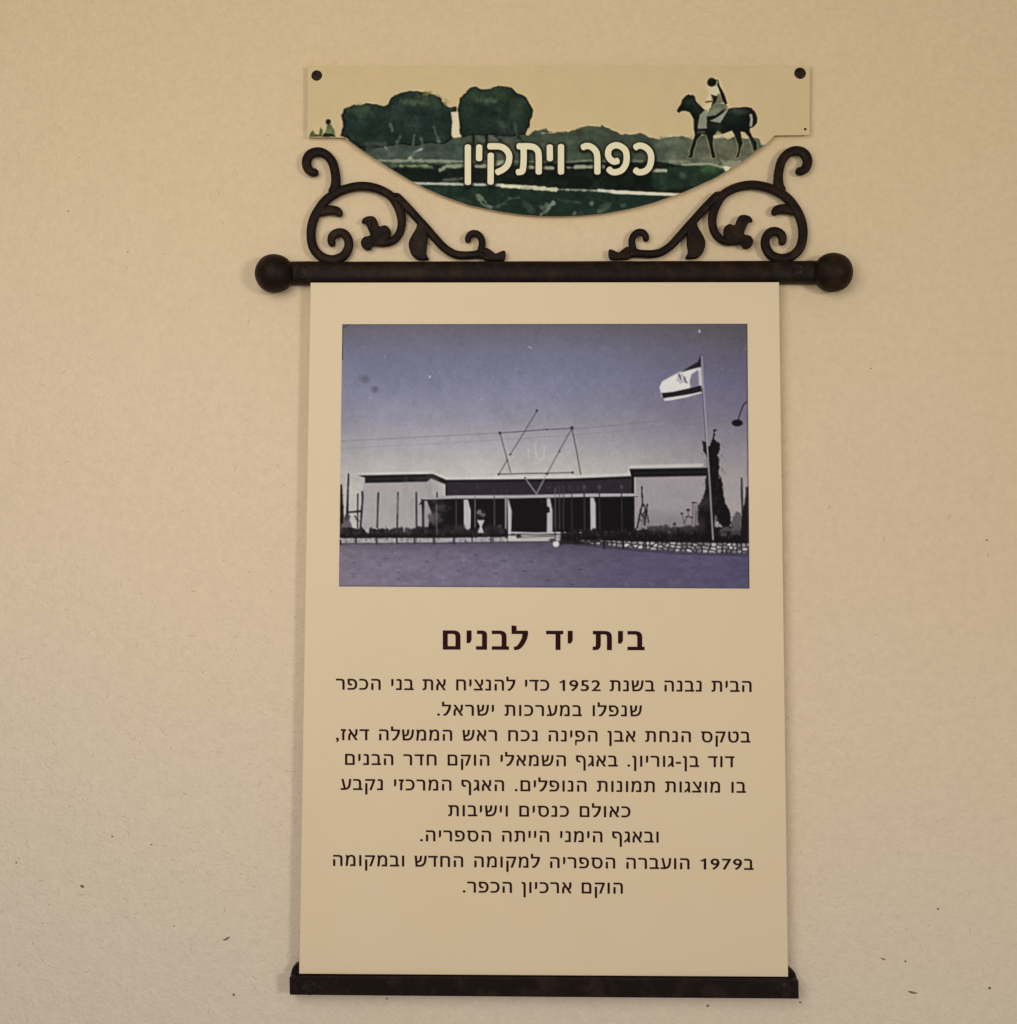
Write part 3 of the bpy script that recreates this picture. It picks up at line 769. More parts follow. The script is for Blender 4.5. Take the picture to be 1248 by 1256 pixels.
# wrought scrollwork, traced once for the left bracket and mirrored
Q1 = Z(365, 165, 7.615); Q2 = Z(480, 220, 7.8)


def widths(pts, ws):
    n = len(pts)
    return [(p[0], p[1], 1.12 * float(np.interp(i / (n - 1), np.linspace(0, 1, len(ws)), ws))) for i, p in enumerate(pts)]


hook = widths(Q1((196, 342), (148, 356), (104, 324), (86, 265), (104, 208), (150, 172), (215, 166), (278, 196), (325, 255), (350, 335), (360, 420), (352, 500), (310, 570)), (9.0, 9.4, 10.6, 11, 11, 10.8, 10.4, 10.2, 10.5, 10.4, 10.8, 11.8, 11))
stem = widths(Q2((905, 735), (830, 722), (700, 728), (600, 712), (505, 652), (420, 562), (340, 470), (250, 372), (150, 262), (55, 170)) + Q1((915, 605), (850, 557), (760, 512), (660, 488), (560, 487), (450, 512), (350, 556), (265, 618), (205, 695), (158, 780), (132, 880), (132, 985), (160, 1075), (230, 1145), (330, 1172), (425, 1140), (475, 1065), (478, 990), (440, 928), (380, 918), (328, 952), (320, 1005), (350, 1034)),
              (8, 9, 9.4, 9.6, 9.8, 10, 10.2, 10.2, 10.4, 10.6, 10.6, 10.8, 10.4, 10, 9.6, 8.4))
loop = widths(Q1((800, 528), (870, 575), (925, 645), (965, 740), (975, 840), (950, 930), (890, 995), (800, 1015), (700, 1000)), (8, 10, 10.5, 9.6, 9, 8.6, 9))
stub = widths(Q1((190, 735), (260, 712), (320, 708), (370, 718), (392, 742), (400, 768)), (12, 12, 11, 10.5, 9, 8))
curl = widths(Q2((742, 608), (738, 560), (770, 522), (818, 522), (858, 558), (872, 620), (852, 700)), (7, 7.4, 7.6, 7.8, 8, 8))
ivy = Q1((600, 822), (622, 784), (670, 766), (720, 772), (748, 812), (768, 862), (820, 850), (862, 880), (872, 928), (850, 985), (780, 1035), (706, 1042), (690, 1072), (650, 1082), (606, 1052), (594, 1004), (626, 960), (680, 945), (662, 890), (640, 842), (616, 832))
drop = Q2((262, 395), (240, 470), (192, 550), (168, 620), (190, 710), (245, 765), (300, 772), (362, 768), (336, 712), (345, 640), (347, 560), (345, 470), (320, 420))
tail = Q2((790, 692), (870, 664), (920, 658), (970, 690), (1002, 712), (1050, 690), (1088, 684), (1096, 720), (1078, 778), (980, 780), (900, 776), (860, 750), (800, 752))
SY, SD = 0.0100, 0.0042


def bracket(flip, dx=0.0, dy=0.0):
    f = (lambda p: (1367.0 - p[0] + dx, p[1] + dy) + tuple(p[2:])) if flip else (lambda p: tuple(p))
    bm = bmesh.new()
    for i, s in enumerate((stem, hook, loop, stub, curl)):
        add_sweep(bm, [f(p) for p in s], SY + 0.0003 * i, SD - 0.0001 * i)
    for i, s in enumerate((ivy, drop, tail)):
        lp = [tuple(q) for q in catmull([f(p) for p in s], 3, True)]
        add_shape(bm, [px_loop(lp, SY)], SY + 0.0004 * i, 0.0014, 0.0021, 3)
    # veins of the ivy leaf, raised a little
    for a, b in (((700, 1000), (690, 800)), ((720, 1000), (840, 900)), ((720, 1010), (630, 1030))):
        p, q = Q1(a, b)
        add_sweep(bm, [f((p[0], p[1], 3.0)), f(((p[0] + q[0]) / 2, (p[1] + q[1]) / 2 - 0.5, 2.4)), f((q[0], q[1], 1.4))], SY - 0.0030, 0.0013, 8)
    o = bm_obj('scrollwork', bm, M_IRON, None, True)
    adopt(o, sign)
    return o


bracket(False)
bracket(True, 0.0, -1.5)

# the cream panel
pan = [(381, 346.5), (956, 346), (967.2, 1198.3), (367, 1194.6)]
bm = bmesh.new()
add_shape(bm, [px_loop(pan, 0.0)], 0.0021, 0.0014, 0.0007, 2)
panel = bm_obj('panel', bm, M_PANEL); adopt(panel, sign)


def on_panel(o):
    o.parent = panel
    o.matrix_parent_inverse = Matrix.Identity(4)


# bottom rail: a back plate that shows beside the panel, and a front bar that holds it
bm = bmesh.new()
back = [(356.5, 1219), (356.5, 1196), (358.5, 1188), (362, 1183.5), (368, 1181.5), (964, 1186), (970, 1188), (975.5, 1193), (979, 1203), (980, 1224)]
add_shape(bm, [px_loop(back, 0.006)], 0.0117, 0.0047, 0.0009, 2)
front = [(355.4, 1220.6), (355.2, 1199.5), (357, 1197.6), (520, 1198.4), (700, 1199.7), (978, 1201.4), (980, 1203.5), (980.4, 1225.4), (700, 1223.4), (520, 1222)]
add_shape(bm, [px_loop(front, -0.0045)], 0.0063, 0.0095, 0.0013, 3)
rail = bm_obj('bottom_rail', bm, M_RAIL); adopt(rail, sign)
for x, y in ((380, 1211), (962, 1214.5)):
    b = dome('bolt', x, y, -0.0043, 0.0078, 0.0009, M_BOLT, sign); b.parent = rail; b.matrix_parent_inverse = Matrix.Identity(4)


# ------------------------------------------------------------------ the old photograph printed on the panel
cv = Canvas(408, 388, 520, 344, (120, 112, 122))
Z5 = Z(410, 560, 8.32); Z6 = Z(540, 490, 6.611); Z7 = Z(700, 560, 7.8); Z8 = Z(790, 420, 4.486); A4 = Z(400, 380, 3.489); B4 = Z(660, 380, 3.489)
X, Y = cv.gx, cv.gy
ys = [390, 405, 430, 460, 490, 515, 540, 560, 580, 600, 660]
sky = np.stack([np.interp(Y, ys, c) for c in ([92, 98, 106, 114, 125, 135, 151, 164, 175, 181, 181], [86, 93, 102, 110, 120, 129, 145, 156, 166, 172, 172], [93, 101, 116, 125, 133, 139, 149, 156, 162, 168, 168])], -1)
side = 1 - 0.16 * np.clip((X - 690) / 230.0, 0, 1) - 0.05 * np.clip((520 - X) / 110.0, 0, 1) * np.clip((Y - 480) / 80.0, 0, 1)
sky = sky * side[..., None]
sky[..., 2] *= 1 - 0.06 * np.clip((X - 740) / 160.0, 0, 1) * np.clip((470 - Y) / 50.0, 0, 1)
sky[..., 1] *= 1 - 0.03 * np.clip((X - 740) / 160.0, 0, 1)
cv.a = sky
cv.a[..., 2] *= 1 + 0.05 * np.exp(-((Y - 465) / 55.0) ** 2)
cv.tone(0.05, 60, 21, 3); cv.tone(0.035, 10, 22, 3)
# ground
gcol = np.stack([np.interp(X, [410, 560, 720, 925], c) for c in ((112, 100, 88, 75), (100, 90, 80, 68), (114, 107, 100, 92))], -1)
gcol *= (1 + 0.06 * np.clip((Y - 670) / 50.0, -0.5, 1) - 0.12 * np.exp(-((Y - 667) / 7.0) ** 2))[..., None]
gm = np.clip((Y - (664 + 10.0 * np.clip((X - 690) / 150.0, 0, 1))) + 0.5, 0, 1)[..., None]
cv.a = cv.a * (1 - gm) + gcol * gm
cv.tone(0.09, 22, 23, 4, gm[..., 0], 3.0); cv.tone(0.08, 4, 24, 2, gm[..., 0], 2.0)
wire = (112, 103, 108)
cv.line([(419, 541), (520, 536), (613, 531)], 0.9, wire, 0.75); cv.line([(702, 526.5), (800, 517), (905, 508)], 0.9, wire, 0.75)
cv.line([(419, 550), (520, 545), (640, 538), (760, 529), (900, 515)], 0.8, wire, 0.45)
black = (13, 10, 13)
# left wing
cv.line(Z5((255, 183), (1000, 163), (1145, 228), (1250, 228)) + Z6((600, 632), (1190, 622)) + Z7((0, 190), (500, 178), (560, 168), (570, 100), (800, 92), (1260, 82)), 3.2, (196, 188, 184), 0.8, 3)
cv.poly(Z5((300, 265), (950, 255), (985, 225), (1140, 280), (1140, 425), (905, 425), (905, 740), (270, 740)), (156, 145, 147), 1, 1.2)
cv.poly(Z5((985, 225), (1140, 280), (1140, 412), (1000, 412)), (176, 166, 165), 0.9, 3)
cv.poly(Z5((300, 600), (900, 600), (900, 750), (280, 750)), (166, 154, 156), 0.6, 14)
cv.poly(Z5((245, 192), (1008, 178), (1155, 242), (1155, 290), (1130, 280), (990, 224), (950, 257), (316, 270), (316, 215)), black, 1, 1.2)
cv.line(Z5((330, 232), (960, 215)), 2.6, (40, 35, 38), 0.8, 2)
# fascia and canopy
cv.poly([(547, 589), (620, 588.6), (700, 587.4), (773, 584.5), (778, 584), (778.5, 607), (546.5, 611)], (40, 33, 40), 1, 1.2)
cv.poly([(548, 588.6), (700, 587), (774, 584), (774, 587), (700, 590.5), (548, 591.5)], (14, 11, 15), 0.9, 1.5)
cv.line(Z5((1145, 250), (1145, 410)), 1.8, (16, 13, 16), 1, 1.2)
op = [(517, 612), (560, 611.5), (640, 610.5), (783, 608.5), (781, 655), (700, 656), (620, 657), (519, 657)]
cv.poly(op, black, 1, 1.2)
cv.poly(Z5((865, 495), (905, 432), (935, 430), (918, 760), (895, 760), (905, 480)), (20, 16, 20), 1, 1.2)
cv.poly(Z5((922, 455), (948, 450), (1005, 600), (975, 635), (960, 720), (920, 720)), (146, 136, 140), 1, 1.2)
cv.poly([(518.6, 609), (560, 607.6), (640, 607.2), (720, 605.4), (783, 605.2), (784, 608.6), (720, 609.2), (640, 611), (560, 611.4), (519, 612.6)], (158, 149, 154), 1, 1.0)
for q in (Z6((192, 812), (226, 810), (249, 900), (246, 1086), (194, 1080)), Z6((866, 802), (892, 800), (912, 900), (912, 1080), (866, 1080), (868, 920), (890, 915), (888, 875), (868, 868)),
          Z6((540, 800), (555, 805), (582, 905), (576, 1096), (552, 1096)), Z7((190, 392), (221, 392), (241, 450), (243, 728), (194, 728))):
    cv.poly(q, (170, 162, 164), 1, 1.0)
cv.line(Z6((532, 790), (534, 1090)), 2.0, (134, 126, 130), 1, 1.0)
cv.line(Z6((545, 800), (548, 1150)), 0.9, (30, 25, 28), 0.9, 1.0)
# steps
cv.line(Z6((578, 1080), (780, 1086), (930, 1082), (1190, 1082)), 2.3, (170, 161, 163), 1, 1.0)
cv.line(Z6((610, 1098), (800, 1104), (930, 1104)), 1.5, (150, 142, 145), 0.9, 1.0)
cv.line(Z6((640, 1118), (930, 1108)), 0.8, (24, 20, 24), 0.9, 1.0)
cv.line(Z6((655, 1134), (800, 1130), (930, 1122)), 1.6, (156, 147, 150), 0.9, 1.0)
cv.poly(Z6((945, 1095), (1035, 1090), (1030, 1130), (945, 1135)), (142, 134, 138), 0.9, 1.0)
cv.line(Z6((985, 1095), (985, 1130)), 1.4, (40, 34, 38), 0.8)
for x in (905, 1000, 1050, 1120): cv.blob(*Z6((x, 1140))[0], 4, 1.6, (20, 16, 19), 0.7, 0.8, 0.8)
cv.blob(*Z6((640, 1108))[0], 3.4, 3.0, (28, 23, 27), 0.9, 0.6, 0.8)
# right wing
wl = np.array((147, 136, 139))
cv.poly([(777.5, 584), (868, 583.5), (869, 656), (783, 656), (783, 608), (778, 606)], wl, 1, 1.2)
cv.poly([(783, 630), (868, 630), (868, 660), (783, 660)], (116, 106, 110), 0.6, 16)
cv.line(Z7((618, 200), (618, 348)), 1.6, (178, 168, 168), 0.9, 1.4)
cv.poly(Z7((563, 118), (1260, 108), (1320, 106), (1320, 184), (1248, 186), (609, 197), (609, 350), (585, 350), (585, 200)), black, 1, 1.2)
cv.line(Z7((620, 160), (1300, 146)), 2.4, (34, 28, 32), 0.8, 2)
cv.poly(Z7((612, 385), (655, 385), (640, 560), (632, 680), (614, 690)), (160, 150, 154), 0.9, 1.3)
# slender posts and young stakes before the building
st = (38, 31, 33)
for a, b in (((452, 372), (440, 720)), ((652, 368), (645, 720)), ((840, 368), (842, 820)), ((1050, 372), (1052, 412))): cv.line(Z5(a, b), 2.1, (30, 22, 23), 1, 0.9)
for x, a, b, c in ((130, 800, 1090, 70), (283, 790, 1095, 104), (440, 785, 1060, 84), (934, 720, 1070, 96), (968, 740, 1050, 74), (1000, 700, 1050, 66), (1068, 700, 1060, 52), (1170, 690, 1060, 46)):
    cv.line(Z6((x, a), (x + 2, b)), 1.5, (c, c - 7, c - 5), 0.8, 1.2)
for x, b in ((130, 780), (275, 700), (488, 780)):
    cv.line(Z7((x, 280), (x + 8, b)), 1.4, (56, 48, 52), 0.7, 1.2)
    cv.blob(*Z7((x, 290))[0], 2.2, 2.6, (82, 72, 78), 0.7, 1.0, 0.6)
    cv.line(Z7((x + 2, 350), (x + 2, 382)), 1.0, (40, 34, 38), 0.8)
for x in (300, 880, 960, 1050, 1120, 1170): cv.blob(*Z6((x, 715))[0], 2.0, 2.6, (66, 57, 64), 0.5, 1.2, 0.8)
for x in (130, 440, 500, 540): cv.line(Z6((x, 730), (x, 772)), 1.0, (74, 66, 72), 0.5, 1.2)
# plants on the left
cv.poly(Z5((60, 285), (82, 285), (100, 560), (100, 640), (96, 830), (58, 830)), (22, 18, 21), 1, 1.2, 0.5)
cv.line(Z5((148, 178), (140, 420), (132, 620)), 1.8, (24, 20, 22), 1, 1.1, 0.3, 3.4)
cv.line(Z5((243, 382), (240, 730)), 1.6, (30, 25, 27), 1, 1.1)
cv.line(Z5((287, 360), (292, 420), (270, 720)), 2.5, (26, 21, 23), 1, 1.1, 0.3)
cv.line(Z5((150, 568), (270, 558)), 2.4, (26, 21, 23), 1, 1.1, 0.3)
cv.poly(Z5((95, 640), (140, 570), (165, 610), (150, 680), (100, 690)), (58, 50, 54), 0.9, 1.4, 0.8)
cv.poly(Z5((65, 760), (75, 690), (120, 655), (165, 665), (185, 720), (180, 770)), (92, 80, 86), 1, 1.4, 0.6)
cv.line(Z5((215, 610), (250, 660), (225, 640)), 2.2, (40, 34, 36), 0.9, 1.2, 0.8)
# hedge line of low plants
rng = random.Random(5)
for x in np.arange(420, 622, 2.2):
    top = 650 - 3.0 * (0.5 + 0.5 * math.sin(x * 0.27)) * rng.random() - 1.5 * rng.random()
    if 447 < x < 453 or 472 < x < 474 or 494 < x < 497: top += 5
    g = rng.randint(20, 42)
    cv.poly([(x - 2.4, 660), (x - 2.2 + rng.uniform(-1, 1), top + 1), (x, top - 1), (x + 2.4, top + rng.uniform(0, 2)), (x + 2.6, 660)], (g, g - 5, g - 2), 0.95, 1.2, 0.9)
cv.poly(Z5((70, 790), (1250, 790)) + [(622, 655), (622, 659.8), (418, 660.5)], (16, 13, 16), 0.95, 1.4, 0.6)
for x, y in ((1000, 640), (1030, 670), (1075, 640), (1050, 600), (985, 620)): cv.blob(*Z5((x, y))[0], 3.0, 4, (52, 44, 48), 0.8, 0.9, 1.6)
cv.line(Z5((1045, 480), (1050, 800)), 1.6, (92, 84, 88), 0.8, 1.3, 0.4)
for x, y, r, c in ((60, 1040, 5, 34), (100, 1030, 4, 28), (170, 1040, 6, 44), (200, 1060, 4, 30), (400, 1050, 7, 36), (460, 1055, 5, 40), (485, 1025, 2.5, 66), (430, 1080, 6, 24), (360, 1085, 5, 30)):
    cv.blob(*Z6((x, y))[0], r, r * 0.8, (c, c - 6, c - 3), 0.85, 0.9, 1.2)
# goblet planter with a round bush
for x, y, r, c in ((330, 930, 5.2, 58), (318, 915, 2.6, 104), (345, 935, 2.4, 92), (330, 960, 2.0, 22), (350, 908, 1.6, 26), (310, 945, 1.6, 24)): cv.blob(*Z6((x, y))[0], r, r, (c, c - 6, c - 3), 0.9, 0.8, 1.2)
cv.poly(Z6((300, 978), (362, 978), (338, 1030), (356, 1082), (304, 1082), (324, 1030)), (172, 164, 162), 1, 1.2)
# pale kerb on the left
cv.poly([(418, 660.2), (540, 660.0), (620, 658.6), (620, 664.0), (540, 665.6), (418, 666.2)], (158, 149, 152), 1, 1.0, 0.5)
for k in range(70):
    x = rng.uniform(418, 620); cv.line([(x, 660 + rng.uniform(0, 5)), (x + rng.uniform(-2, 2), 661 + rng.uniform(0, 4.5))], 0.8, (40, 34, 38), 0.5, 1.0)
for x in (225, 432, 640, 818, 1022, 1222): cv.line(Z5((x, 800), (x + 2, 890)), 1.8, (24, 20, 23), 0.95, 1.1)
for x in (205, 838, 1010): cv.line(Z5((x, 830), (x, 880)), 1.0, (40, 34, 38), 0.8, 1.0)
for x in (113, 260, 412, 428): cv.line(Z6((x, 1100), (x, 1150)), 1.4, (24, 20, 23), 0.9, 1.0)
cv.line([(418, 667), (620, 665.4), (690, 664)], 1.6, (52, 46, 56), 0.7, 1.8)
cv.poly(Z5((55, 850), (75, 850), (72, 905), (55, 905)), (18, 15, 18), 0.9, 1.4)
# dark hedge and rubble wall on the right
for x in np.arange(690, 924, 2.4):
    base = np.interp(x, [690, 730, 783, 800, 860, 924], [655, 653, 652, 649, 648, 648])
    top = base - 2.5 * rng.random() - (2 if rng.random() < 0.25 else 0)
    g = rng.randint(14, 36)
    cv.poly([(x - 2.6, 668), (x - 2.2, top + 1), (x, top - 1), (x + 2.4, top + rng.uniform(0, 2)), (x + 2.6, 668)], (g, g - 4, g - 1), 0.95, 1.2, 0.9)
cv.poly([(690, 657), (783, 655), (860, 655), (925, 656), (925, 668), (860, 667), (760, 665), (690, 663)], (15, 12, 15), 0.95, 1.6, 0.8)
wt = lambda x: np.interp(x, [690, 720, 740, 770, 800, 860, 925], [661, 662, 662.3, 663.6, 664.4, 665.2, 666.2])
wb = lambda x: np.interp(x, [690, 720, 740, 764, 792, 828, 860, 925], [663.5, 667, 669, 671.5, 674, 676.6, 678, 679.5])
xsw = list(np.linspace(712, 924, 40))
cv.poly([(x, wt(x)) for x in xsw] + [(x, wb(x)) for x in xsw[::-1]], (34, 28, 32), 1, 1.2, 0.4)
seeds = []
x = 708.0
while x < 928:
    hgt = wb(x) - wt(x)
    for r in range(3 if hgt > 10 else 2):
        seeds.append((x + rng.uniform(-2.4, 2.4), wt(x) + hgt * (r + rng.uniform(0.1, 0.9)) / (3 if hgt > 10 else 2), rng.uniform(96, 200) if x > 762 else rng.uniform(46, 150)))
    x += rng.uniform(4.5, 9.0)
bx_ = cv._box([(706, 660), (927, 682)], 1)
Xs, Ys = cv.gx[bx_], cv.gy[bx_]
dist = np.stack([np.hypot((Xs - q[0]) * 0.6, Ys - q[1]) for q in seeds]) + vnoise(Xs.shape, 3, 77, 2)[None] * 0.9
order = np.sort(dist, 0); tone_ = np.array([q[2] for q in seeds])[np.argmin(dist, 0)]
al = np.clip((order[1] - order[0] - 0.35) / 1.3, 0, 1) * np.clip(Ys - wt(Xs), 0, 1) * np.clip(wb(Xs) - Ys, 0, 1) * np.clip((Xs - 708) / 12.0, 0, 1)
cv._put(bx_, al, np.stack([tone_, tone_ - 8, tone_ - 6], -1), 0.95)
for q in (320, 508, 720): cv.line(Z7((q, 790), (q, 880)), 2.2, (18, 15, 18), 0.9, 1.1)
cv.line([(690, 666), (740, 671), (792, 676), (828, 678.6), (860, 680), (924, 681.5)], 1.8, (44, 38, 52), 0.7, 2.2)
cv.blob(682.2, 667.2, 3.8, 3.7, (198, 190, 190), 1, 0.35)
cv.line(Z6((933, 1040), (935, 1150)), 1.3, (30, 25, 28), 0.9, 1.0)
# agave and flower stalks before the right wing
for pts, w in ((((682, 292), (690, 470)), 1.6), (((690, 450), (662, 560), (640, 680)), 2.3), (((735, 460), (722, 560), (708, 650)), 2.3), (((705, 465), (716, 520), (690, 560)), 1.8), (((738, 560), (746, 630)), 1.4), (((660, 600), (690, 620), (715, 560)), 1.4), (((668, 520), (700, 590)), 1.5)):
    cv.line(Z7(*pts), w, (24, 20, 23), 0.95, 1.1, 0.5)
cv.poly(Z7((655, 700), (668, 600), (700, 590), (690, 700)), (118, 108, 112), 0.6, 1.6, 0.6)
for pts in (((1065, 545), (1080, 600), (1092, 645)), ((1125, 515), (1130, 570), (1108, 580)), ((1130, 570), (1165, 590), (1165, 650)), ((1185, 442), (1200, 540), (1195, 680)), ((1165, 445), (1175, 560)), ((1212, 440), (1222, 650)), ((1110, 590), (1085, 640))):
    cv.line(Z7(*pts), 1.0, (44, 37, 40), 0.85, 1.0)
for x, y, a, b in ((1065, 545, 1.8, 1.4), (1125, 512, 2.2, 1.8), (1185, 440, 3.0, 1.1), (1160, 580, 2.0, 1.1), (1112, 578, 1.8, 1.0), (995, 645, 2.0, 1.8)): cv.blob(*Z7((x, y))[0], a, b, (24, 20, 22), 0.95, 0.5)
for x in (770, 800, 880, 930, 1000, 1060, 1110, 1170): cv.blob(*Z7((x, 690))[0], 4, 3.2, (52, 45, 50), 0.8, 1.0, 1.6)
# cypress and shrubs
cy = Z8((378, 478), (398, 478), (397, 487), (388, 495), (390, 530), (412, 560), (415, 592), (408, 620), (412, 650), (414, 700), (409, 755), (426, 742), (434, 790), (446, 880), (468, 915), (480, 960), (476, 1000), (440, 1015), (412, 1000), (404, 960), (394, 1000), (385, 1075), (305, 1065), (298, 900), (310, 880), (334, 830), (345, 740), (352, 690), (350, 650), (334, 600), (324, 545), (340, 552), (360, 575), (374, 540), (382, 500))
cv.poly(cy, (15, 12, 14), 1, 1.2, 1.3)
for k in range(150):
    x, y = rng.uniform(862, 890), rng.uniform(545, 655); g = rng.uniform(20, 62); cv.line([(x, y), (x + rng.uniform(-2, 2), y - rng.uniform(1, 4))], 0.9, (g, g - 5, g - 4), 0.35 if 864 < x < 884 else 0.18, 1.2)
cv.poly(Z8((485, 960), (510, 925), (540, 950), (570, 1000), (575, 1060), (480, 1060)), (70, 62, 66), 0.8, 2, 1.4)
for x, y in ((430, 1040), (460, 1030), (500, 1025), (520, 1020), (440, 1055)): cv.blob(*Z8((x, y))[0], 4, 2.6, (92, 83, 86), 0.7, 0.9, 1.4)
cv.line(Z8((538, 748), (540, 850), (545, 1000)), 2.2, (28, 23, 25), 0.95, 1.1, 0.3)
cv.poly(Z8((560, 860), (562, 800), (572, 790), (585, 800), (585, 1090), (530, 1080), (545, 930)), (22, 18, 20), 1, 1.2, 0.6)
cv.line(Z8((396, 955), (392, 1010)), 1.6, (150, 140, 142), 0.8, 1.1)
# flag and pole
cv.line(Z8((316, 72), (330, 300), (345, 560), (362, 800), (381, 1085)), 2.6, (44, 37, 46), 0.55, 1.4)
cv.line(Z8((318, 75), (332, 300), (348, 560), (364, 800), (381, 1085)), 1.5, (160, 151, 156), 1, 1.0)
cv.poly(Z8((312, 100), (322, 240), (318, 278), (268, 292), (235, 302), (150, 318), (112, 322), (100, 300), (86, 246), (100, 215), (190, 165), (250, 140), (300, 110)), (206, 198, 194), 1, 1.1)
cv.poly(Z8((262, 175), (300, 148), (306, 240), (256, 250), (252, 210)), (112, 104, 124), 0.95, 1.3)
cv.poly(Z8((300, 140), (312, 130), (318, 238), (306, 240)), (176, 168, 170), 0.8, 1.2)
cv.poly(Z8((312, 70), (316, 134), (262, 148), (200, 166), (250, 134), (298, 106)), (30, 25, 34), 1, 1.1)
cv.poly(Z8((98, 278), (160, 272), (232, 256), (316, 236), (320, 270), (270, 282), (225, 290), (105, 308)), (26, 22, 28), 1, 1.1)
cv.line(Z8((110, 300), (110, 318)), 1.0, (60, 54, 62), 0.7)
cx, cy_ = Z8((206, 200))[0]
for s in (1, -1):
    tri = [(cx + 6.2 * math.cos(math.radians(90 * s + 120 * k - 12)), cy_ - 6.4 * math.sin(math.radians(90 * s + 120 * k - 12))) for k in range(4)]
    cv.line(tri, 1.0, (120, 112, 128), 0.65, 1.0)
cv.line(Z8((192, 172), (205, 205)), 1.6, (40, 34, 44), 0.8); cv.line(Z8((222, 195), (236, 222)), 1.6, (44, 38, 48), 0.8)
# street lamp
cv.line([tuple(p) for p in catmull(Z8((568, 325), (548, 345), (530, 390), (518, 430)), 4)], 1.5, (34, 29, 36), 1, 1.0)
cv.blob(*Z8((514, 443))[0], 6.8, 4.2, (18, 15, 19), 1, 0.3)
# the star built of rods on the roof
rod_c = (48, 41, 45)
for pts, w in ((((485, 272), (860, 244), (1066, 234)), 1.1), (((487, 274), (540, 470), (572, 590)), 1.2), (((785, 92), (640, 335), (566, 450)), 1.15), (((545, 492), (480, 602)), 1.2), (((475, 605), (700, 600), (1075, 593)), 1.4),
               (((1066, 240), (960, 430), (870, 600)), 1.15), (((1070, 240), (1110, 430), (1140, 608)), 1.4)):
    cv.line(Z6(*pts), w * 0.9, rod_c, 0.75, 1.0)
for x, y, r in ((785, 90, 1.9), (486, 272, 2.1), (1070, 230, 2.6), (570, 445, 1.5), (475, 606, 1.7), (1075, 593, 1.9), (970, 422, 1.3), (866, 604, 2.0), (866, 243, 1.3), (545, 490, 1.3), (690, 636, 1.5)): cv.blob(*Z6((x, y))[0], r * 0.85, r * 0.85, (46, 39, 42), 0.85, 0.6)
cv.line(Z6((692, 640), (782, 766), (862, 612)), 1.3, (150, 141, 148), 0.95, 1.0)
cv.line(Z6((716, 405), (718, 470)), 1.5, (196, 186, 182), 0.6, 1.3)
cv.line([tuple(p) for p in catmull(Z6((772, 365), (778, 440), (800, 488), (830, 485), (845, 440), (850, 380)), 4)], 1.5, (192, 182, 178), 0.55, 1.3)
# stains and dust on the old print
cv.blob(*A4((165, 293))[0], 5.5, 4.5, (84, 76, 86), 0.6, 1.2, 1.6); cv.blob(*A4((210, 340))[0], 4.4, 4.2, (76, 68, 80), 0.65, 1.0, 1.2)
cv.blob(*A4((445, 287))[0], 1.1, 1.4, (190, 184, 196), 0.9, 0.9); cv.blob(*B4((692, 92))[0], 1.1, 2.0, (186, 180, 192), 0.9, 0.9)
cv.line(A4((868, 158), (880, 163)), 1.2, (176, 168, 176), 0.8)
for k in range(60):
    x, y = rng.uniform(420, 917), rng.uniform(400, 720)
    if rng.random() < 0.65: y = rng.uniform(672, 719) if rng.random() < .4 else rng.uniform(400, 560)
    cv.blob(x, y, rng.uniform(.6, 1.1), rng.uniform(.6, 1.0), (176, 168, 178), rng.uniform(0.08, 0.5), 1.0)
for k in range(40):
    cv.blob(rng.uniform(420, 917), rng.uniform(680, 718), rng.uniform(1, 4), .8, (64, 56, 70), 0.5, 1.0, 0.5)
cv.line([(420, 398), (420, 440)], 1.6, (40, 34, 36), 0.8, 1.6); cv.line([(421, 402), (430, 397)], 1.4, (50, 43, 46), 0.7)
cv.line([(419, 398), (918, 397.5)], 2.0, (86, 76, 84), 0.5, 2); cv.line([(917, 398), (919, 722)], 2.4, (56, 46, 58), 0.6, 2.2); cv.line([(416, 719), (920, 721.5)], 2.4, (74, 64, 78), 0.5, 2.2)
for k in range(170):      # leaves and twigs in the beds
    x = rng.uniform(420, 600) if k % 2 else rng.uniform(700, 915)
    y = rng.uniform(648, 659) if k % 2 else rng.uniform(651, 663)
    g = rng.uniform(26, 92); cv.line([(x, y), (x + rng.uniform(-1.6, 1.6), y - rng.uniform(1, 3.4))], 0.9, (g, g - 6, g - 3), 0.6, 1.0)
for x0, x1, y0, y1 in ((446, 545, 592, 650), (785, 866, 588, 648)):      # uneven plaster of the wings
    for k in range(26):
        g = rng.uniform(-14, 12); cv.blob(rng.uniform(x0, x1), rng.uniform(y0, y1), rng.uniform(2, 9), rng.uniform(3, 12), (142 + g, 131 + g, 134 + g), 0.22, 1.6, 2)
b_ = np.pad(cv.a, ((1, 1), (1, 1), (0, 0)), mode='edge')
cv.a = 0.6 * cv.a + 0.1 * (b_[:-2, 1:-1] + b_[2:, 1:-1] + b_[1:-1, :-2] + b_[1:-1, 2:])
cv.crisp(0.5)
cv.a *= np.array((1.015, 1.03, 1.015))
cv.a += (vnoise((cv.h, cv.w), 1.6, 31, 2) * 5.0)[..., None]
cv.tone(0.03, 3, 32, 2)
u = np.linspace(0, 1, 500)[None, :]; v = np.linspace(0, 1, 330)[:, None]
c00, c10, c11, c01 = (420.2, 397.6), (917, 397), (919.6, 722), (416, 719.4)
GX = (c00[0] * (1 - u) + c10[0] * u) * (1 - v) + (c01[0] * (1 - u) + c11[0] * u) * v
GY = (c00[1] * (1 - u) + c10[1] * u) * (1 - v) + (c01[1] * (1 - u) + c11[1] * u) * v
pho = painted_sheet('photograph', GX, GY, -0.0003, cv, M_PRINT, None); on_panel(pho)
pho['label'] = 'printed old photograph of a low flat-roofed hall with a flag and a rod star on its roof'

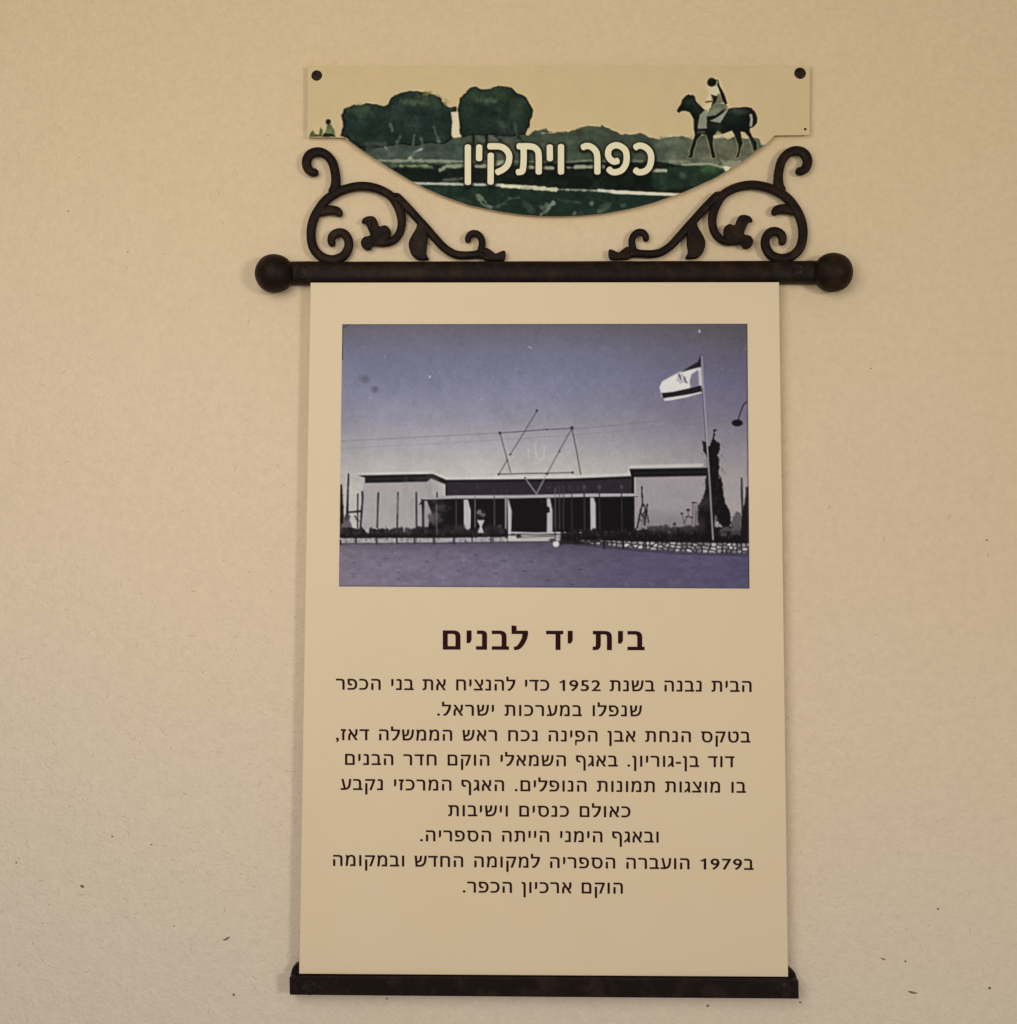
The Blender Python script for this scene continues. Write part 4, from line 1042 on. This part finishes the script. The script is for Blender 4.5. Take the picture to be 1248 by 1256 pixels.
# ------------------------------------------------------------------ the printed text
def area2(c):
    return sum(c[i][0] * c[(i + 1) % len(c)][1] - c[(i + 1) % len(c)][0] * c[i][1] for i in range(len(c)))


def glyph_shapes(ch):
    adv, cs = GLYPHS[ch]
    cs = [list(zip(c[0::2], c[1::2])) for c in cs]
    big = max(cs, key=lambda c: abs(area2(c)))
    sg = 1 if area2(big) > 0 else -1
    solids = [[c] for c in cs if area2(c) * sg > 0]
    for h in (c for c in cs if area2(c) * sg < 0):
        cxh = sum(p[0] for p in h) / len(h)
        best = min(solids, key=lambda s: (not (min(p[0] for p in s[0]) <= cxh <= max(p[0] for p in s[0]))) * 1e6 - abs(area2(s[0])))
        best.append(h)
    return adv, solids, sg


def fatten(c, sg, ox, oy):
    """move an outline outwards by ox, oy (solids) or inwards (holes), with mitres cut short"""
    n = len(c); out = []
    for i in range(n):
        a, b, d = c[i - 1], c[i], c[(i + 1) % n]
        e1 = (b[0] - a[0], b[1] - a[1]); e2 = (d[0] - b[0], d[1] - b[1])
        l1 = math.hypot(*e1) or 1; l2 = math.hypot(*e2) or 1
        n1 = (e1[1] / l1 * sg, -e1[0] / l1 * sg); n2 = (e2[1] / l2 * sg, -e2[0] / l2 * sg)
        mx, my = n1[0] + n2[0], n1[1] + n2[1]; k = mx * n1[0] + my * n1[1]
        k = max(k, 0.7)
        out.append((b[0] + mx / k * ox, b[1] + my / k * oy))
    return out


def visual(t):
    """Hebrew runs right to left; numbers keep their own order"""
    out, i = [], 0
    while i < len(t):
        j = i
        if t[i].isdigit():
            while j < len(t) and t[j].isdigit(): j += 1
            out.append(t[i:j])
        else:
            j += 1; out.append(t[i])
        i = j
    return ''.join(reversed(out))


def set_line(name, text, xl, xr, yl, yr, height, ox, oy, label):
    s = visual(text)
    em = (height - 2 * oy) / 0.592
    k = em / 1000.0
    def gw(ch): return GLYPHS[ch][0] * k * (1.1 if ch.isdigit() else 1.0)
    space = 0.27 * em
    ink0 = min(GLYPHS[s[0]][1][0][0::2]) * k - ox
    base = sum(space if c == ' ' else gw(c) for c in s)
    lastx = max(max(c[0::2]) for c in GLYPHS[s[-1]][1]) * k + ox
    need = (xr - xl) - (base - ink0 - (gw(s[-1]) - lastx))
    nsp = s.count(' ')
    track = need / (len(s) - 1 + 1.0 * nsp)
    x = xl - ink0
    bm = bmesh.new(); n = 0
    for ch in s:
        if ch == ' ':
            x += space + 2.0 * track; continue
        adv, solids, sg = glyph_shapes(ch)
        sc = 1.0; sx = 1.0
        if ch.isdigit(): sc = 0.592 / 0.69; sx = 1.1 / sc
        for q, loops in enumerate(solids):
            L = []
            for lp in loops:
                pp = []
                for a, b in fatten([(a * k * sc * sx, b * k * sc) for a, b in lp], sg, ox, oy):
                    px = x + a; t = (px - xl) / (xr - xl)
                    pp.append((px, yl + (yr - yl) * t - b - oy))
                L.append(px_loop(pp, -0.0002))
            n += 1
            add_shape(bm, L, -0.0002 - 0.00003 * (n % 4), 0.0)
        x += gw(ch) + track
    o = bm_obj(name, bm, M_INK); on_panel(o)
    o['label'] = label
    return o


TEXT = [('הבית נבנה בשנת 1952 כדי להנציח את בני הכפר', 412.3, 922.2, 846.0, 848.8), ('שנפלו במערכות ישראל.', 536.5, 787.7, 877.8, 878.8),
        ('בטקס הנחת אבן הפינה נכח ראש הממשלה דאז,', 412.3, 920.7, 907.8, 910.9), ('דוד בן-גוריון. באגף השמאלי הוקם חדר הבנים', 423.5, 901.2, 938.2, 941.2),
        ('בו מוצגות תמונות הנופלים. האגף המרכזי נקבע', 418.1, 915.3, 968.9, 972.6), ('כאולם כנסים וישיבות', 550.1, 773.6, 1001.1, 1002.6),
        ('ובאגף הימני הייתה הספריה.', 515.5, 808.2, 1031.9, 1033.6), ('ב1979 הועברה הספריה למקומה החדש ובמקומה', 408.8, 924.6, 1062.1, 1067.1), ('הוקם ארכיון הכפר.', 567.8, 764.3, 1094.8, 1096.3)]
set_line('heading', 'בית יד לבנים', 543.4, 791.0, 796.8, 797.6, 23.6, 1.35, 0.6, 'large bold Hebrew heading under the photograph')
for t, a, b, c, d in TEXT:
    o = set_line('text_line', t, a, b, c, d, 13.6, 0.40, 0.22, 'line of small Hebrew text')
    del o['label']
bm = bmesh.new()
add_shape(bm, [px_loop([(705.6, 909), (707.8, 909.4), (707.4, 914.2), (706.0, 914.4)], -0.0003)], -0.0003)
dot = bm_obj('printed_mark', bm, M_INK); on_panel(dot)
sign['label'] = 'tall cream text panel with an old photograph hanging from a black iron rod with scrollwork'
sign['category'] = 'sign'
